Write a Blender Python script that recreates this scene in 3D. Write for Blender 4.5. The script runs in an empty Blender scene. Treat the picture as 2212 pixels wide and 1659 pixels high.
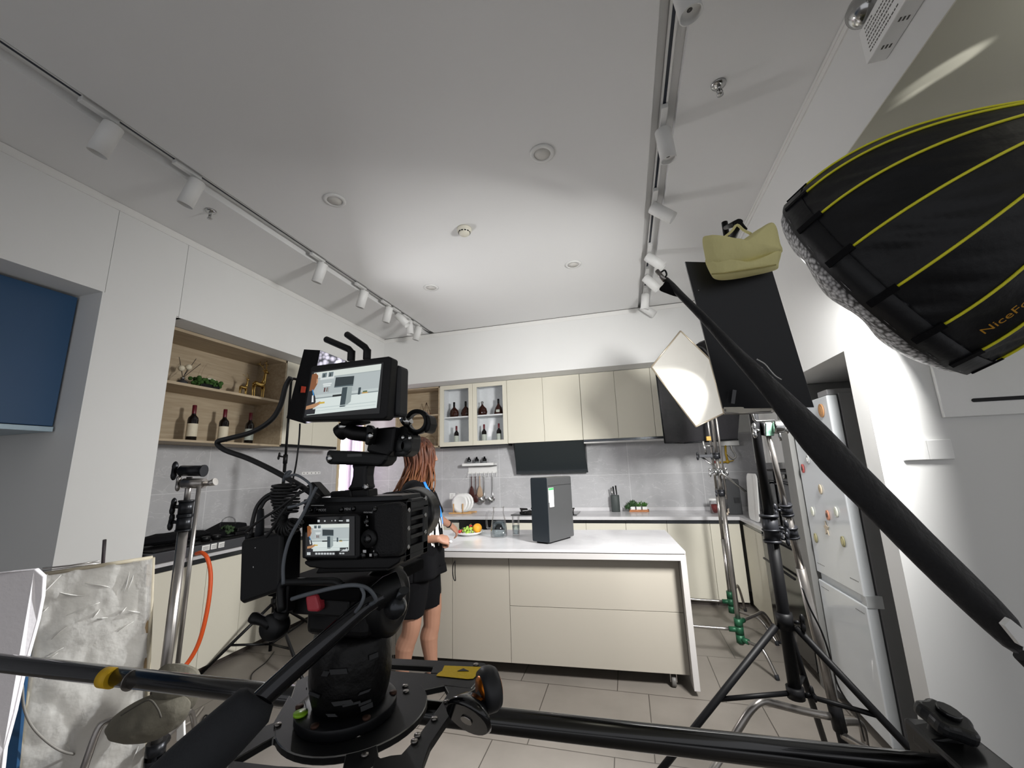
import bpy, bmesh, math, random
from mathutils import Vector as V, Matrix as M, Quaternion as Q
random.seed(7)
PI=math.pi
SC=bpy.context.scene
COL=SC.collection
# ---------------------------------------------------------------- camera
FPX=880.98; PITCH,YAW,ROLL=.20233,.26259,-.03148; CAM=V((0,0,1.45))
def _axes():
    f0=V((-math.sin(YAW),math.cos(YAW),0)); r0=V((math.cos(YAW),math.sin(YAW),0)); u0=V((0,0,1))
    f=f0*math.cos(PITCH)+u0*math.sin(PITCH); u=u0*math.cos(PITCH)-f0*math.sin(PITCH)
    return r0*math.cos(ROLL)+u*math.sin(ROLL), u*math.cos(ROLL)-r0*math.sin(ROLL), f
CR,CU,CF=_axes()
def ray(x,y): return CF+CR*((x-1106)/FPX)-CU*((y-829.5)/FPX)
def on(x,y,ax,val):
    """the place on the plane ax=val that was surveyed at this point of the photograph"""
    d=ray(x,y); k='XYZ'.index(ax); return CAM+d*((val-CAM[k])/d[k])
def dp(x,y,t): return CAM+ray(x,y)*t
cd=bpy.data.cameras.new('camera'); cam=bpy.data.objects.new('camera',cd); COL.objects.link(cam)
cd.sensor_width=36; cd.lens=36*FPX/2212; cd.clip_start=.02; cd.clip_end=60
cam.matrix_world=M(((CR.x,CU.x,-CF.x,0),(CR.y,CU.y,-CF.y,0),(CR.z,CU.z,-CF.z,1.45),(0,0,0,1)))
SC.camera=cam
# ---------------------------------------------------------------- materials
def lin(c):
    return tuple((v/12.92 if v<=.04045 else ((v+.055)/1.055)**2.4) for v in c)
def rgb(h):
    h=h.lstrip('#'); return lin(tuple(int(h[i:i+2],16)/255 for i in (0,2,4)))
MATS={}
def mat(name,col,rough=.5,metal=0,var=.06,scale=30,bump=0,bscale=200,spec=.5,coat=0,trans=0,ior=1.45,emit=None,estr=0,alpha=1,sheen=0,stretch=None,transl=0):
    if name in MATS: return MATS[name]
    m=bpy.data.materials.new(name); m.use_nodes=True; nt=m.node_tree; N=nt.nodes; L=nt.links
    b=N['Principled BSDF']; c=rgb(col) if isinstance(col,str) else col
    tc=N.new('ShaderNodeTexCoord'); mp=N.new('ShaderNodeMapping'); L.new(tc.outputs['Object'],mp.inputs['Vector'])
    if stretch: mp.inputs['Scale'].default_value=stretch
    no=N.new('ShaderNodeTexNoise'); no.inputs['Scale'].default_value=scale; no.inputs['Detail'].default_value=3
    L.new(mp.outputs['Vector'],no.inputs['Vector'])
    mx=N.new('ShaderNodeMix'); mx.data_type='RGBA'
    lo=tuple(max(0,v*(1-var)) for v in c); hi=tuple(min(1,v*(1+var)) for v in c)
    mx.inputs['A'].default_value=(*lo,1); mx.inputs['B'].default_value=(*hi,1)
    L.new(no.outputs['Fac'],mx.inputs['Factor']); L.new(mx.outputs['Result'],b.inputs['Base Color'])
    b.inputs['Roughness'].default_value=rough; b.inputs['Metallic'].default_value=metal
    b.inputs['Specular IOR Level'].default_value=spec; b.inputs['Coat Weight'].default_value=coat
    b.inputs['Transmission Weight'].default_value=trans; b.inputs['IOR'].default_value=ior
    if sheen: b.inputs['Sheen Weight'].default_value=sheen
    if emit: b.inputs['Emission Color'].default_value=(*rgb(emit),1); b.inputs['Emission Strength'].default_value=estr
    if alpha<1: b.inputs['Alpha'].default_value=alpha
    if bump:
        n2=N.new('ShaderNodeTexNoise'); n2.inputs['Scale'].default_value=bscale; n2.inputs['Detail'].default_value=4
        L.new(mp.outputs['Vector'],n2.inputs['Vector'])
        bp=N.new('ShaderNodeBump'); bp.inputs['Strength'].default_value=bump; bp.inputs['Distance'].default_value=.01
        L.new(n2.outputs['Fac'],bp.inputs['Height']); L.new(bp.outputs['Normal'],b.inputs['Normal'])
    if transl:
        out=N['Material Output']; tb=N.new('ShaderNodeBsdfTranslucent'); L.new(mx.outputs['Result'],tb.inputs['Color'])
        ms=N.new('ShaderNodeMixShader'); ms.inputs['Fac'].default_value=transl
        L.new(b.outputs['BSDF'],ms.inputs[1]); L.new(tb.outputs['BSDF'],ms.inputs[2]); L.new(ms.outputs['Shader'],out.inputs['Surface'])
    MATS[name]=m; return m
# ---------------------------------------------------------------- mesh builder
def frame_of(d,up=None):
    d=d.normalized(); up=V(up) if up is not None else (V((0,0,1)) if abs(d.z)<.95 else V((0,1,0)))
    x=d.cross(up); 
    if x.length<1e-6: x=d.orthogonal()
    x.normalize(); return x,x.cross(d).normalized()
def crom(pts,n=6):
    pts=[V(p) for p in pts]; out=[]
    P=[pts[0]*2-pts[1]]+pts+[pts[-1]*2-pts[-2]]
    for i in range(1,len(P)-2):
        a,b,c,d=P[i-1:i+3]
        for k in range(n):
            t=k/n; out.append(.5*((2*b)+(c-a)*t+(2*a-5*b+4*c-d)*t*t+(3*b-a-3*c+d)*t**3))
    out.append(pts[-1]); return out
class MB:
    def __init__(s): s.v=[]; s.f=[]; s.sm=[]; s.mi=[]; s.cur=0
    def add(s,vs,fs,smooth=False):
        o=len(s.v); s.v+= [V(v) for v in vs]; s.f+=[[i+o for i in f] for f in fs]; s.sm+=[smooth]*len(fs); s.mi+=[s.cur]*len(fs); return s
    def box(s,a,b,R=None,c=None):
        a=V(a);b=V(b); vs=[V((x,y,z)) for x in (a.x,b.x) for y in (a.y,b.y) for z in (a.z,b.z)]
        if R is not None:
            c=V(c) if c is not None else (a+b)/2
            vs=[R@(v-c)+c for v in vs]
        return s.add(vs,[(0,1,3,2),(4,6,7,5),(0,4,5,1),(2,3,7,6),(0,2,6,4),(1,5,7,3)])
    def obox(s,c,x,y,z):  # centre and half-axis vectors
        c=V(c);x=V(x);y=V(y);z=V(z)
        vs=[c+x*i+y*j+z*k for i in (-1,1) for j in (-1,1) for k in (-1,1)]
        return s.add(vs,[(0,1,3,2),(4,6,7,5),(0,4,5,1),(2,3,7,6),(0,2,6,4),(1,5,7,3)])
    def bar(s,p0,p1,w,h,up=None):
        p0=V(p0);p1=V(p1);x,y=frame_of(p1-p0,up); return s.obox((p0+p1)/2,(p1-p0)/2,x*w/2,y*h/2)
    def sweep(s,pts,rs,seg=10,cap=True,sx=1,sy=1,up=None,smooth=True):
        pts=[V(p) for p in pts]; n=len(pts); rs=rs if isinstance(rs,(list,tuple)) else [rs]*n
        ts=[(pts[min(i+1,n-1)]-pts[max(i-1,0)]).normalized() for i in range(n)]
        x,y=frame_of(ts[0],up); vs=[];fs=[]
        for i in range(n):
            if i:
                ax=ts[i-1].cross(ts[i])
                if ax.length>1e-7:
                    q=Q(ax.normalized(),ts[i-1].angle(ts[i])); x=q@x; y=q@y
            r=rs[i]; rx,ry=r if isinstance(r,(tuple,list)) else (r*sx,r*sy)
            for k in range(seg):
                a=2*PI*k/seg; vs.append(pts[i]+x*math.cos(a)*rx+y*math.sin(a)*ry)
        for i in range(n-1):
            for k in range(seg):
                k2=(k+1)%seg; fs.append((i*seg+k,i*seg+k2,(i+1)*seg+k2,(i+1)*seg+k))
        s.add(vs,fs,smooth)
        if cap:
            o=len(s.v)-len(vs); s.f+=[[o+k for k in range(seg)][::-1],[o+(n-1)*seg+k for k in range(seg)]]; s.sm+=[False]*2; s.mi+=[s.cur]*2
        return s
    def tube(s,p0,p1,r,r1=None,seg=12,cap=True): return s.sweep([p0,p1],[r,r if r1 is None else r1],seg,cap)
    def lathe(s,prof,o=(0,0,0),ax=(0,0,1),seg=24,smooth=True,cap=True):
        o=V(o); d=V(ax).normalized(); x,y=frame_of(d); vs=[];fs=[];n=len(prof)
        for r,h in prof:
            for k in range(seg):
                a=2*PI*k/seg; vs.append(o+d*h+(x*math.cos(a)+y*math.sin(a))*max(r,1e-5))
        for i in range(n-1):
            for k in range(seg):
                k2=(k+1)%seg; fs.append((i*seg+k,i*seg+k2,(i+1)*seg+k2,(i+1)*seg+k))
        if cap: fs+=[[k for k in range(seg)][::-1],[(n-1)*seg+k for k in range(seg)]]
        return s.add(vs,fs,smooth)
    def ball(s,c,r,seg=16,rings=10,R=None):
        c=V(c); r=V(r) if isinstance(r,(tuple,list,V)) else V((r,r,r)); vs=[];fs=[]
        for i in range(rings+1):
            t=PI*i/rings
            for k in range(seg):
                a=2*PI*k/seg; p=V((math.sin(t)*math.cos(a)*r.x,math.sin(t)*math.sin(a)*r.y,-math.cos(t)*r.z))
                vs.append(c+(R@p if R is not None else p))
        for i in range(rings):
            for k in range(seg):
                k2=(k+1)%seg; fs.append((i*seg+k,i*seg+k2,(i+1)*seg+k2,(i+1)*seg+k))
        return s.add(vs,fs,True)
    def prism(s,poly,d):   # polygon of points, extruded by vector d
        poly=[V(p) for p in poly]; d=V(d); n=len(poly)
        return s.add(poly+[p+d for p in poly],[list(range(n))[::-1],list(range(n,2*n))]+[(i,(i+1)%n,n+(i+1)%n,n+i) for i in range(n)])
    def grid(s,fn,nu,nv,smooth=True):
        vs=[fn(i/nu,j/nv) for j in range(nv+1) for i in range(nu+1)]; w=nu+1
        return s.add(vs,[(j*w+i,j*w+i+1,(j+1)*w+i+1,(j+1)*w+i) for j in range(nv) for i in range(nu)],smooth)
    def rrect(s,c,x,y,w,h,r,d,n=4):   # rounded plate: centre, unit axes, size, corner radius, extrude vector
        c=V(c);x=V(x);y=V(y);pts=[]
        for (sx,sy,a0) in ((1,1,0),(-1,1,PI/2),(-1,-1,PI),(1,-1,1.5*PI)):
            for k in range(n+1):
                a=a0+PI/2*k/n; pts.append(c+x*(sx*(w/2-r)+math.cos(a)*r)+y*(sy*(h/2-r)+math.sin(a)*r))
        return s.prism(pts,d)
    def build(s,name,m,parent=None,bevel=0,bseg=2,label=None,cat=None,group=None,kind=None,subsurf=0,remesh=0,smooth_it=0,solid=0,base=True):
        me=bpy.data.meshes.new(name); vs=s.v
        off=V((0,0,0))
        if parent is None and kind!='structure' and vs:
            off=V(((min(v.x for v in vs)+max(v.x for v in vs))/2,(min(v.y for v in vs)+max(v.y for v in vs))/2,min(v.z for v in vs)))
        me.from_pydata([v-off for v in vs],[],s.f); 
        for i,p in enumerate(me.polygons): p.use_smooth=s.sm[i]; p.material_index=s.mi[i]
        for mm in (m if isinstance(m,(list,tuple)) else [m]): me.materials.append(mm)
        bm=bmesh.new(); bm.from_mesh(me); bmesh.ops.recalc_face_normals(bm,faces=bm.faces); bm.to_mesh(me); bm.free()
        o=bpy.data.objects.new(name,me); COL.objects.link(o); o.location=off
        if parent is not None:
            o.parent=parent
            if not parent.get('_loc') : o.matrix_parent_inverse=WM.get(parent.name,M.Identity(4)).inverted()
            else: o['_loc']=1
            WM[o.name]=M.Identity(4)
        else: WM[o.name]=M.Translation(off)
        if remesh:
            r=o.modifiers.new('remesh','REMESH'); r.mode='VOXEL'; r.voxel_size=remesh; r.use_smooth_shade=True
        if smooth_it:
            r=o.modifiers.new('smooth','SMOOTH'); r.iterations=smooth_it; r.factor=.5
        if solid:
            r=o.modifiers.new('solid','SOLIDIFY'); r.thickness=solid; r.offset=0
        if bevel:
            r=o.modifiers.new('bevel','BEVEL'); r.width=bevel; r.segments=bseg; r.limit_method='ANGLE'; r.angle_limit=math.radians(40)
        if subsurf:
            r=o.modifiers.new('sub','SUBSURF'); r.levels=subsurf; r.render_levels=subsurf
        tag(o,label,cat,group,kind); return o
WM={}
def tag(o,label=None,cat=None,group=None,kind=None):
    if label: o['label']=label
    if cat: o['category']=cat
    if group: o['group']=group
    if kind: o['kind']=kind
    return o
def thing(name,label,cat,loc=(0,0,0),group=None,local=False,rz=0):
    """an Empty at the thing's base; parts are given in world coordinates, or in its own when local"""
    o=bpy.data.objects.new(name,None); COL.objects.link(o); o.location=loc; o.rotation_euler.z=rz
    WM[o.name]=M.Translation(V(loc))@M.Rotation(rz,4,'Z')
    if local: o['_loc']=1
    o.empty_display_size=.05
    return tag(o,label,cat,group)
def kids(o): return [c for c in bpy.data.objects if c.parent==o]
def dup(o,loc=None,rz=None,label=None,parent=None):
    ks=kids(o); c=o.copy(); COL.objects.link(c)
    if loc is not None: c.location=loc
    if rz is not None: c.rotation_euler.z=rz
    if label: c['label']=label
    if parent is not None: c.parent=parent
    for k in ks: dup(k,parent=c)
    return c
def text_mesh(body,size,depth=.0006,font_align='CENTER'):
    """the faces of some lettering in its own xy plane, as (verts, faces)"""
    cu=bpy.data.curves.new('lettering','FONT'); cu.body=body; cu.size=size; cu.align_x=font_align; cu.align_y='CENTER'; cu.extrude=0; cu.resolution_u=3
    o=bpy.data.objects.new('lettering',cu); COL.objects.link(o); dg=bpy.context.evaluated_depsgraph_get()
    me=bpy.data.meshes.new_from_object(o.evaluated_get(dg)); vs=[v.co.copy() for v in me.vertices]; fs=[tuple(p.vertices) for p in me.polygons]
    bpy.data.objects.remove(o); bpy.data.meshes.remove(me); bpy.data.curves.remove(cu); return vs,fs
def put_text(mb,body,size,o,x,y,align='CENTER'):
    vs,fs=text_mesh(body,size,font_align=align); o=V(o);x=V(x).normalized();y=V(y).normalized()
    mb.add([o+x*v.x+y*v.y for v in vs],fs)
X,Y,Z=V((1,0,0)),V((0,1,0)),V((0,0,1))
# shared materials
WHITE=mat('wall_paint','#dcdcda',.85,var=.015,scale=3,bump=.03,bscale=350)
CEILM=mat('ceiling_paint','#dfdfde',.9,var=.012,scale=2,bump=.02,bscale=300)
TRIMM=mat('trim_paint','#dfdedb',.6,var=.02)
CREAM=mat('cabinet_cream','#d3cfc0',.55,var=.015,scale=4)
GREYP=mat('grey_panel','#7d7d7b',.55,var=.03,scale=5)
DARKM=mat('dark_metal','#1c1d20',.35,metal=.6,var=.1)
STRIP=mat('strip_metal','#55585c',.25,metal=.9,var=.1)
BLK=mat('black_plastic','#0b0b0d',.45,var=.15,scale=60,spec=.3)
BLKG=mat('black_gloss','#0c0d0f',.15,var=.1,spec=.6)
BLKM=mat('black_anodised','#0d0e10',.45,metal=.3,var=.15,scale=40)
RUB=mat('rubber_grip','#202226',.8,var=.1,scale=120,bump=.15,bscale=600)
CHROME=mat('chrome','#b9b9b8',.18,metal=1,var=.12,scale=20)
STEEL=mat('worn_steel','#97938f',.28,metal=.9,var=.25,scale=18)
MATTE=mat('matte_black','#0b0b0c',.8,spec=.1)
STANDM=mat('stand_black','#08080a',.5,var=.15,spec=.25)
CLOTHB=mat('black_cloth','#0d0d10',.9,var=.2,scale=25,bump=.25,bscale=90,spec=.2)
WHITEP=mat('white_plastic','#e6e6e4',.4,var=.02)
def thin(name,tint='#ffffff',refl=.12,rough=.03):
    m=bpy.data.materials.new(name); m.use_nodes=True; nt=m.node_tree; N=nt.nodes; L=nt.links; out=N['Material Output']; N.remove(N['Principled BSDF'])
    t=N.new('ShaderNodeBsdfTransparent'); t.inputs[0].default_value=(*rgb(tint),1); g=N.new('ShaderNodeBsdfGlossy'); g.inputs['Roughness'].default_value=rough
    f=N.new('ShaderNodeLayerWeight'); f.inputs['Blend'].default_value=refl*2; no=N.new('ShaderNodeTexNoise'); no.inputs['Scale'].default_value=8
    r=N.new('ShaderNodeMapRange'); r.inputs['To Min'].default_value=.9; r.inputs['To Max'].default_value=1.1; L.new(no.outputs['Fac'],r.inputs['Value'])
    mu=N.new('ShaderNodeMath'); mu.operation='MULTIPLY'; L.new(f.outputs['Fresnel'],mu.inputs[0]); r.inputs['To Min'].default_value=.5; r.inputs['To Max'].default_value=.6; L.new(r.outputs[0],mu.inputs[1])
    ms=N.new('ShaderNodeMixShader'); L.new(mu.outputs[0],ms.inputs[0]); L.new(t.outputs[0],ms.inputs[1]); L.new(g.outputs[0],ms.inputs[2]); L.new(ms.outputs[0],out.inputs['Surface']); MATS[name]=m; return m
GLASS=thin('clear_glass')
# ================================================================ room
def nodes(m): return m.node_tree.nodes,m.node_tree.links,m.node_tree.nodes['Principled BSDF']
def tile_mat(name,base,grout,bw,rh,off,ox,oy,plane,rough,veins=0,mortar=.003):
    m=bpy.data.materials.new(name); m.use_nodes=True; N,L,b=nodes(m)
    g=N.new('ShaderNodeNewGeometry'); sp=N.new('ShaderNodeSeparateXYZ'); L.new(g.outputs['Position'],sp.inputs[0])
    cb=N.new('ShaderNodeCombineXYZ'); a,c=plane
    for ax,k,o in ((a,'X',ox),(c,'Y',oy)):
        ad=N.new('ShaderNodeMath'); ad.operation='ADD'; ad.inputs[1].default_value=o; L.new(sp.outputs[ax],ad.inputs[0]); L.new(ad.outputs[0],cb.inputs[k])
    br=N.new('ShaderNodeTexBrick'); L.new(cb.outputs[0],br.inputs['Vector'])
    br.offset=off; br.inputs['Scale'].default_value=1; br.inputs['Brick Width'].default_value=bw; br.inputs['Row Height'].default_value=rh
    br.inputs['Mortar Size'].default_value=mortar; br.inputs['Mortar Smooth'].default_value=.1
    c0=rgb(base); br.inputs['Color1'].default_value=(*c0,1); br.inputs['Color2'].default_value=(*[v*.93 for v in c0],1); br.inputs['Mortar'].default_value=(*rgb(grout),1)
    no=N.new('ShaderNodeTexNoise'); no.inputs['Scale'].default_value=2.2; no.inputs['Detail'].default_value=7; no.inputs['Roughness'].default_value=.62
    if veins: no.inputs['Distortion'].default_value=.6
    L.new(g.outputs['Position'],no.inputs['Vector'])
    rp=N.new('ShaderNodeMapRange'); rp.inputs['From Min'].default_value=.3; rp.inputs['From Max'].default_value=.7; rp.inputs['To Min'].default_value=.86; rp.inputs['To Max'].default_value=1.1
    L.new(no.outputs['Fac'],rp.inputs['Value'])
    mu=N.new('ShaderNodeMix'); mu.data_type='RGBA'; mu.blend_type='MULTIPLY'; mu.inputs['Factor'].default_value=1
    L.new(br.outputs['Color'],mu.inputs['A']); L.new(rp.outputs[0],mu.inputs['B']); last=mu.outputs['Result']
    if veins:
        mp=N.new('ShaderNodeMapping'); mp.inputs['Rotation'].default_value=(.4,.7,.5); mp.inputs['Scale'].default_value=(1,1,2.6); L.new(g.outputs['Position'],mp.inputs['Vector'])
        v=N.new('ShaderNodeTexNoise'); v.inputs['Scale'].default_value=3.2; v.inputs['Detail'].default_value=5; v.inputs['Distortion'].default_value=1.2; L.new(mp.outputs[0],v.inputs['Vector'])
        s1=N.new('ShaderNodeMath'); s1.operation='SUBTRACT'; s1.inputs[1].default_value=.5; L.new(v.outputs['Fac'],s1.inputs[0])
        s2=N.new('ShaderNodeMath'); s2.operation='ABSOLUTE'; L.new(s1.outputs[0],s2.inputs[0])
        s3=N.new('ShaderNodeMapRange'); s3.inputs['From Min'].default_value=.0; s3.inputs['From Max'].default_value=.012; s3.inputs['To Min'].default_value=veins; s3.inputs['To Max'].default_value=0; L.new(s2.outputs[0],s3.inputs['Value'])
        mv=N.new('ShaderNodeMix'); mv.data_type='RGBA'; mv.inputs['B'].default_value=(*rgb('#d8d8d8'),1); L.new(s3.outputs[0],mv.inputs['Factor']); L.new(last,mv.inputs['A']); last=mv.outputs['Result']
    L.new(last,b.inputs['Base Color']); b.inputs['Roughness'].default_value=rough
    bp=N.new('ShaderNodeBump'); bp.inputs['Strength'].default_value=.25; bp.inputs['Distance'].default_value=.002; bp.invert=True
    L.new(br.outputs['Fac'],bp.inputs['Height']); L.new(bp.outputs['Normal'],b.inputs['Normal'])
    return m
FLOORM=tile_mat('floor_tile','#7c766f','#433e39',.65,.638,.3,.44+.195,-3.077+.638*8,'XY',.38)
SPLASH=tile_mat('splash_tile','#b8b8ba','#d0d0d1',.858,.45,0,.022*-1+.858*8,-1.322+.45*8,'XZ',.3,veins=.4)
SPLASHL=tile_mat('splash_tile_side','#b8b8ba','#d0d0d1',.858,.45,0,-3.033+.858*8,-1.322+.45*8,'YZ',.3,veins=.4)
def wood(name,base,dark,axis=(1,12,12)):
    m=bpy.data.materials.new(name); m.use_nodes=True; N,L,b=nodes(m)
    g=N.new('ShaderNodeNewGeometry'); mp=N.new('ShaderNodeMapping'); mp.inputs['Scale'].default_value=axis; L.new(g.outputs['Position'],mp.inputs['Vector'])
    n=N.new('ShaderNodeTexNoise'); n.inputs['Scale'].default_value=3; n.inputs['Detail'].default_value=6; n.inputs['Distortion'].default_value=.6; L.new(mp.outputs[0],n.inputs['Vector'])
    r=N.new('ShaderNodeValToRGB'); r.color_ramp.elements[0].position=.3; r.color_ramp.elements[1].position=.7
    r.color_ramp.elements[0].color=(*rgb(dark),1); r.color_ramp.elements[1].color=(*rgb(base),1); L.new(n.outputs['Fac'],r.inputs[0]); L.new(r.outputs[0],b.inputs['Base Color']); b.inputs['Roughness'].default_value=.6
    return m
OAK=wood('pale_oak','#b6a68d','#a08f76',(9,1,12))
OAKX=wood('pale_oak_cross','#b6a68d','#a08f76',(1,9,12))
MARBLE=tile_mat('white_quartz','#cfced0','#cfced0',30,30,0,15,15,'XY',.24,veins=.1,mortar=0)
def S(mb,name,m,**k): return mb.build(name,m,kind='structure',**k)
CE=3.31; XL=-3.2; XR=1.08; YB=4.93
S(MB().box((-5,-3,-.12),(4.5,5.7,0)),'floor',FLOORM)
c=MB()
for a,b in ((-5,-2.55),(-2.42,.29),(.42,XR+.2)): c.box((a,-3,CE),(b,5.7,CE+.12))
for a,b in ((-2.55,-2.42),(.29,.42)): c.box((a,-3,CE+.055),(b,5.7,CE+.12))
S(c,'ceiling',CEILM)
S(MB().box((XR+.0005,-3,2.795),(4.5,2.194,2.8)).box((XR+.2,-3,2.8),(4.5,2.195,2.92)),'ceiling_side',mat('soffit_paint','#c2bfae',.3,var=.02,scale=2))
w=MB()
w.box((-3.95,-3,2.657),(XL,1.706,CE)); w.box((-3.95,1.696,0),(XL,2.156,2.657)); w.box((-3.95,1.709,2.657),(XL,2.172,CE)); w.box((-3.95,2.175,2.65),(XL,5.6,CE)); w.box((-3.95,2.156,2.65),(-3.21,2.2,CE-.02)); w.box((-3.95,1.69,2.66),(-3.205,1.72,CE-.02))
w.box((-3.95,2.156,0),(-3.82,4.83,2.66)); w.box((-3.95,5.42,0),(-3.82,5.6,2.66)); w.box((-3.95,4.83,0),(-3.82,5.42,1.12)); w.box((-3.95,4.83,2.5),(-3.82,5.42,2.66))
S(w,'wall_left',WHITE)
S(MB().box((-4.1,-3,0),(-3.95,1.8,2.7)),'wall_niche',mat('niche_grey','#77787c',.8,var=.02))
S(MB().box((-3.815,2.156,.88),(-3.805,4.83,1.75)).box((-3.815,5.42,.88),(-3.805,5.5,1.75)).box((-3.815,4.83,.88),(-3.805,5.42,1.12)),'wall_left_tile',SPLASHL)
w=MB(); w.box((-3.95,5.5,0),(1.9,5.65,CE)); w.box((XL,YB,2.615),(XR,5.5,CE))
S(w,'wall_back',WHITE)
S(MB().box((-3.82,5.49,.88),(1.72,5.5,1.78)),'wall_back_tile',SPLASH)
w=MB(); w.box((XR,-3,2.8),(XR+.2,2.31,CE)); w.box((XR,2.195,0),(XR+.55,2.31,2.8)); w.box((XR+.55,2.195,0),(4.5,2.31,2.8))
w.box((XR,2.31,1.963),(XR+.9,3.42,CE)); w.box((XR,3.42,2.6),(XR+.9,5.5,CE)); w.box((1.75,2.31,0),(1.9,5.5,2.7))
S(w,'wall_right',WHITE)
w=MB()
w.box((XL,-3,CE-.055),(XL+.006,YB,CE-.002))
S(w,'trim_1',TRIMM)
w=MB(); w.box((XR-.008,-3,CE-.05),(XR,YB,CE-.002)); w.box((XR-.014,-3,CE-.022),(XR,YB,CE-.002))
S(w,'trim_2',TRIMM)
S(MB().box((XL,YB-.004,CE-.006),(XR,YB,CE)),'trim_3',mat('shadow_gap','#6a6864',.8))
S(MB().box((XL,YB-.004,CE-.06),(XR,YB,CE-.0075)),'trim_4',TRIMM)
# window in the far left corner, daylight behind
fr=MB()
for a,b in (((-3.85,4.83,1.12),(-3.79,4.87,2.5)),((-3.85,5.38,1.12),(-3.79,5.42,2.5)),((-3.85,4.83,1.12),(-3.79,5.42,1.16)),((-3.85,4.83,2.46),(-3.79,5.42,2.5)),((-3.85,5.1,1.16),(-3.8,5.13,2.46))): fr.box(a,b)
win=S(fr,'window_1',mat('window_frame','#c9b796',.4),bevel=.004)
def emis(name,col,st):
    m=bpy.data.materials.new(name); m.use_nodes=True; N,L,b=nodes(m)
    n=N.new('ShaderNodeTexNoise'); n.inputs['Scale'].default_value=1.5; r=N.new('ShaderNodeMapRange'); r.inputs['To Min'].default_value=st*.9; r.inputs['To Max'].default_value=st*1.1; L.new(n.outputs['Fac'],r.inputs['Value'])
    b.inputs['Base Color'].default_value=(*rgb(col),1); b.inputs['Emission Color'].default_value=(*rgb(col),1); L.new(r.outputs[0],b.inputs['Emission Strength']); return m
MB().box((-3.84,4.87,1.16),(-3.835,5.38,2.46)).build('pane',emis('daylit_pane','#fff8ff',4),win)
MB().grid(lambda u,v: V((-3.8+.012*math.sin(u*30),5.02+u*.34,1.17+v*1.28)),40,4).build('curtain',mat('lilac_curtain','#b3a9bd',.9,transl=.35),win)
# ---------------------------------------------------------------- worktop and cabinets
w=MB(); w.box((-3.805,2.158,.845),(-3.18,4.87,.88)); w.box((-3.805,4.87,.845),(1.7,5.488,.88)); w.box((1.08,3.42,.845),(1.7,4.87,.88))
w.box((-3.805,5.47,.88),(1.7,5.488,.925)); w.box((-3.803,2.158,.88),(-3.788,5.47,.925))
w.build('kitchen_worktop',MARBLE,bevel=.003,label='white quartz worktop running round the kitchen under the grey tiles',cat='worktop')
KICK=mat('plinth','#39322e',.6)
def base_unit(i,x0,x1,label,axis='Y',front=4.9,back=5.48,m=CREAM,doors=1,name='base_cabinet',group='base cabinets'):
    def bx(a0,a1,f0,f1,z0,z1):
        return ((a0,f0,z0),(a1,f1,z1)) if axis=='Y' else ((f0,a0,z0),(f1,a1,z1))
    s=1 if back>front else -1
    g=.0015
    t=thing(name,label,'cabinet',((x0+x1)/2,(front+back)/2,0) if axis=='Y' else ((front+back)/2,(x0+x1)/2,0),group)
    MB().box(*bx(x0+g,x1-g,front+s*.02,back,.05,.843)).build('carcass',m,t)
    MB().box(*bx(x0+g,x1-g,front+s*.05,back-s*.05,0,.05)).build('plinth',KICK,t)
    MB().box(*bx(x0+g,x1-g,front+s*.004,front+s*.02,.808,.842)).build('handle_strip',STRIP,t)
    for k in range(doors):
        a=x0+(x1-x0)*k/doors; b=x0+(x1-x0)*(k+1)/doors
        MB().box(*bx(a+g,b-g,front,front+s*.018,.052,.805)).build('door',m,t,bevel=.0015)
    return t
for i,(a,b,l) in enumerate(((-1.462,-.5,'wide cream base cabinet under the gas hob'),(-.5,-.063,'cream base cabinet behind the dark appliance tower'),(-.063,.366,'cream base cabinet behind the island edge, under the succulents'),(.366,.795,'cream base cabinet whose door edge shows beside the chrome stand'),(.795,1.08,'narrow cream base cabinet in the inner corner of the worktop'))):
    base_unit(i,a,b,l)
base_unit(9,-3.2,-2.05,'cream base cabinet hidden behind the woman and camera',doors=2)
t=thing('built_in_oven','black glass built-in oven front below the back worktop, behind the fruit plate','oven',(-1.76,5.2,0))
MB().box((-2.045,4.92,.05),(-1.465,5.48,.84)).build('body',BLK,t); MB().box((-2.045,4.9,.06),(-1.465,4.918,.835)).build('door',BLKG,t,bevel=.002); MB().tube((-1.98,4.875,.73),(-1.53,4.875,.73),.008).build('handle',STRIP,t)
for i,(a,b,l) in enumerate(((2.16,2.63,'cream base cabinet next to the white pillar, behind the plastic-wrapped panel'),(2.63,2.955,'cream base cabinet behind the chrome C-stand and orange cable'),(2.955,3.5,'cream base cabinet behind the black light stand feet'),(3.5,4.86,'cream base cabinet in the deep corner run'))):
    base_unit(i,a,b,l,axis='X',front=-3.2,back=-3.8)
base_unit(0,4.25,4.86,'cream base cabinet on the side run facing the chrome stands',axis='X',front=1.1,back=1.7)
t=thing('dishwasher','black glass dishwasher front under the side worktop beside the fridge','dishwasher',(1.4,3.83,0))
MB().box((1.12,3.43,.05),(1.7,4.245,.84)).build('body',BLK,t); MB().box((1.1,3.43,.06),(1.118,4.245,.80)).build('door',BLKG,t,bevel=.002); MB().tube((1.075,3.5,.62),(1.075,4.18,.62),.009).build('handle',BLK,t)
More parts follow.
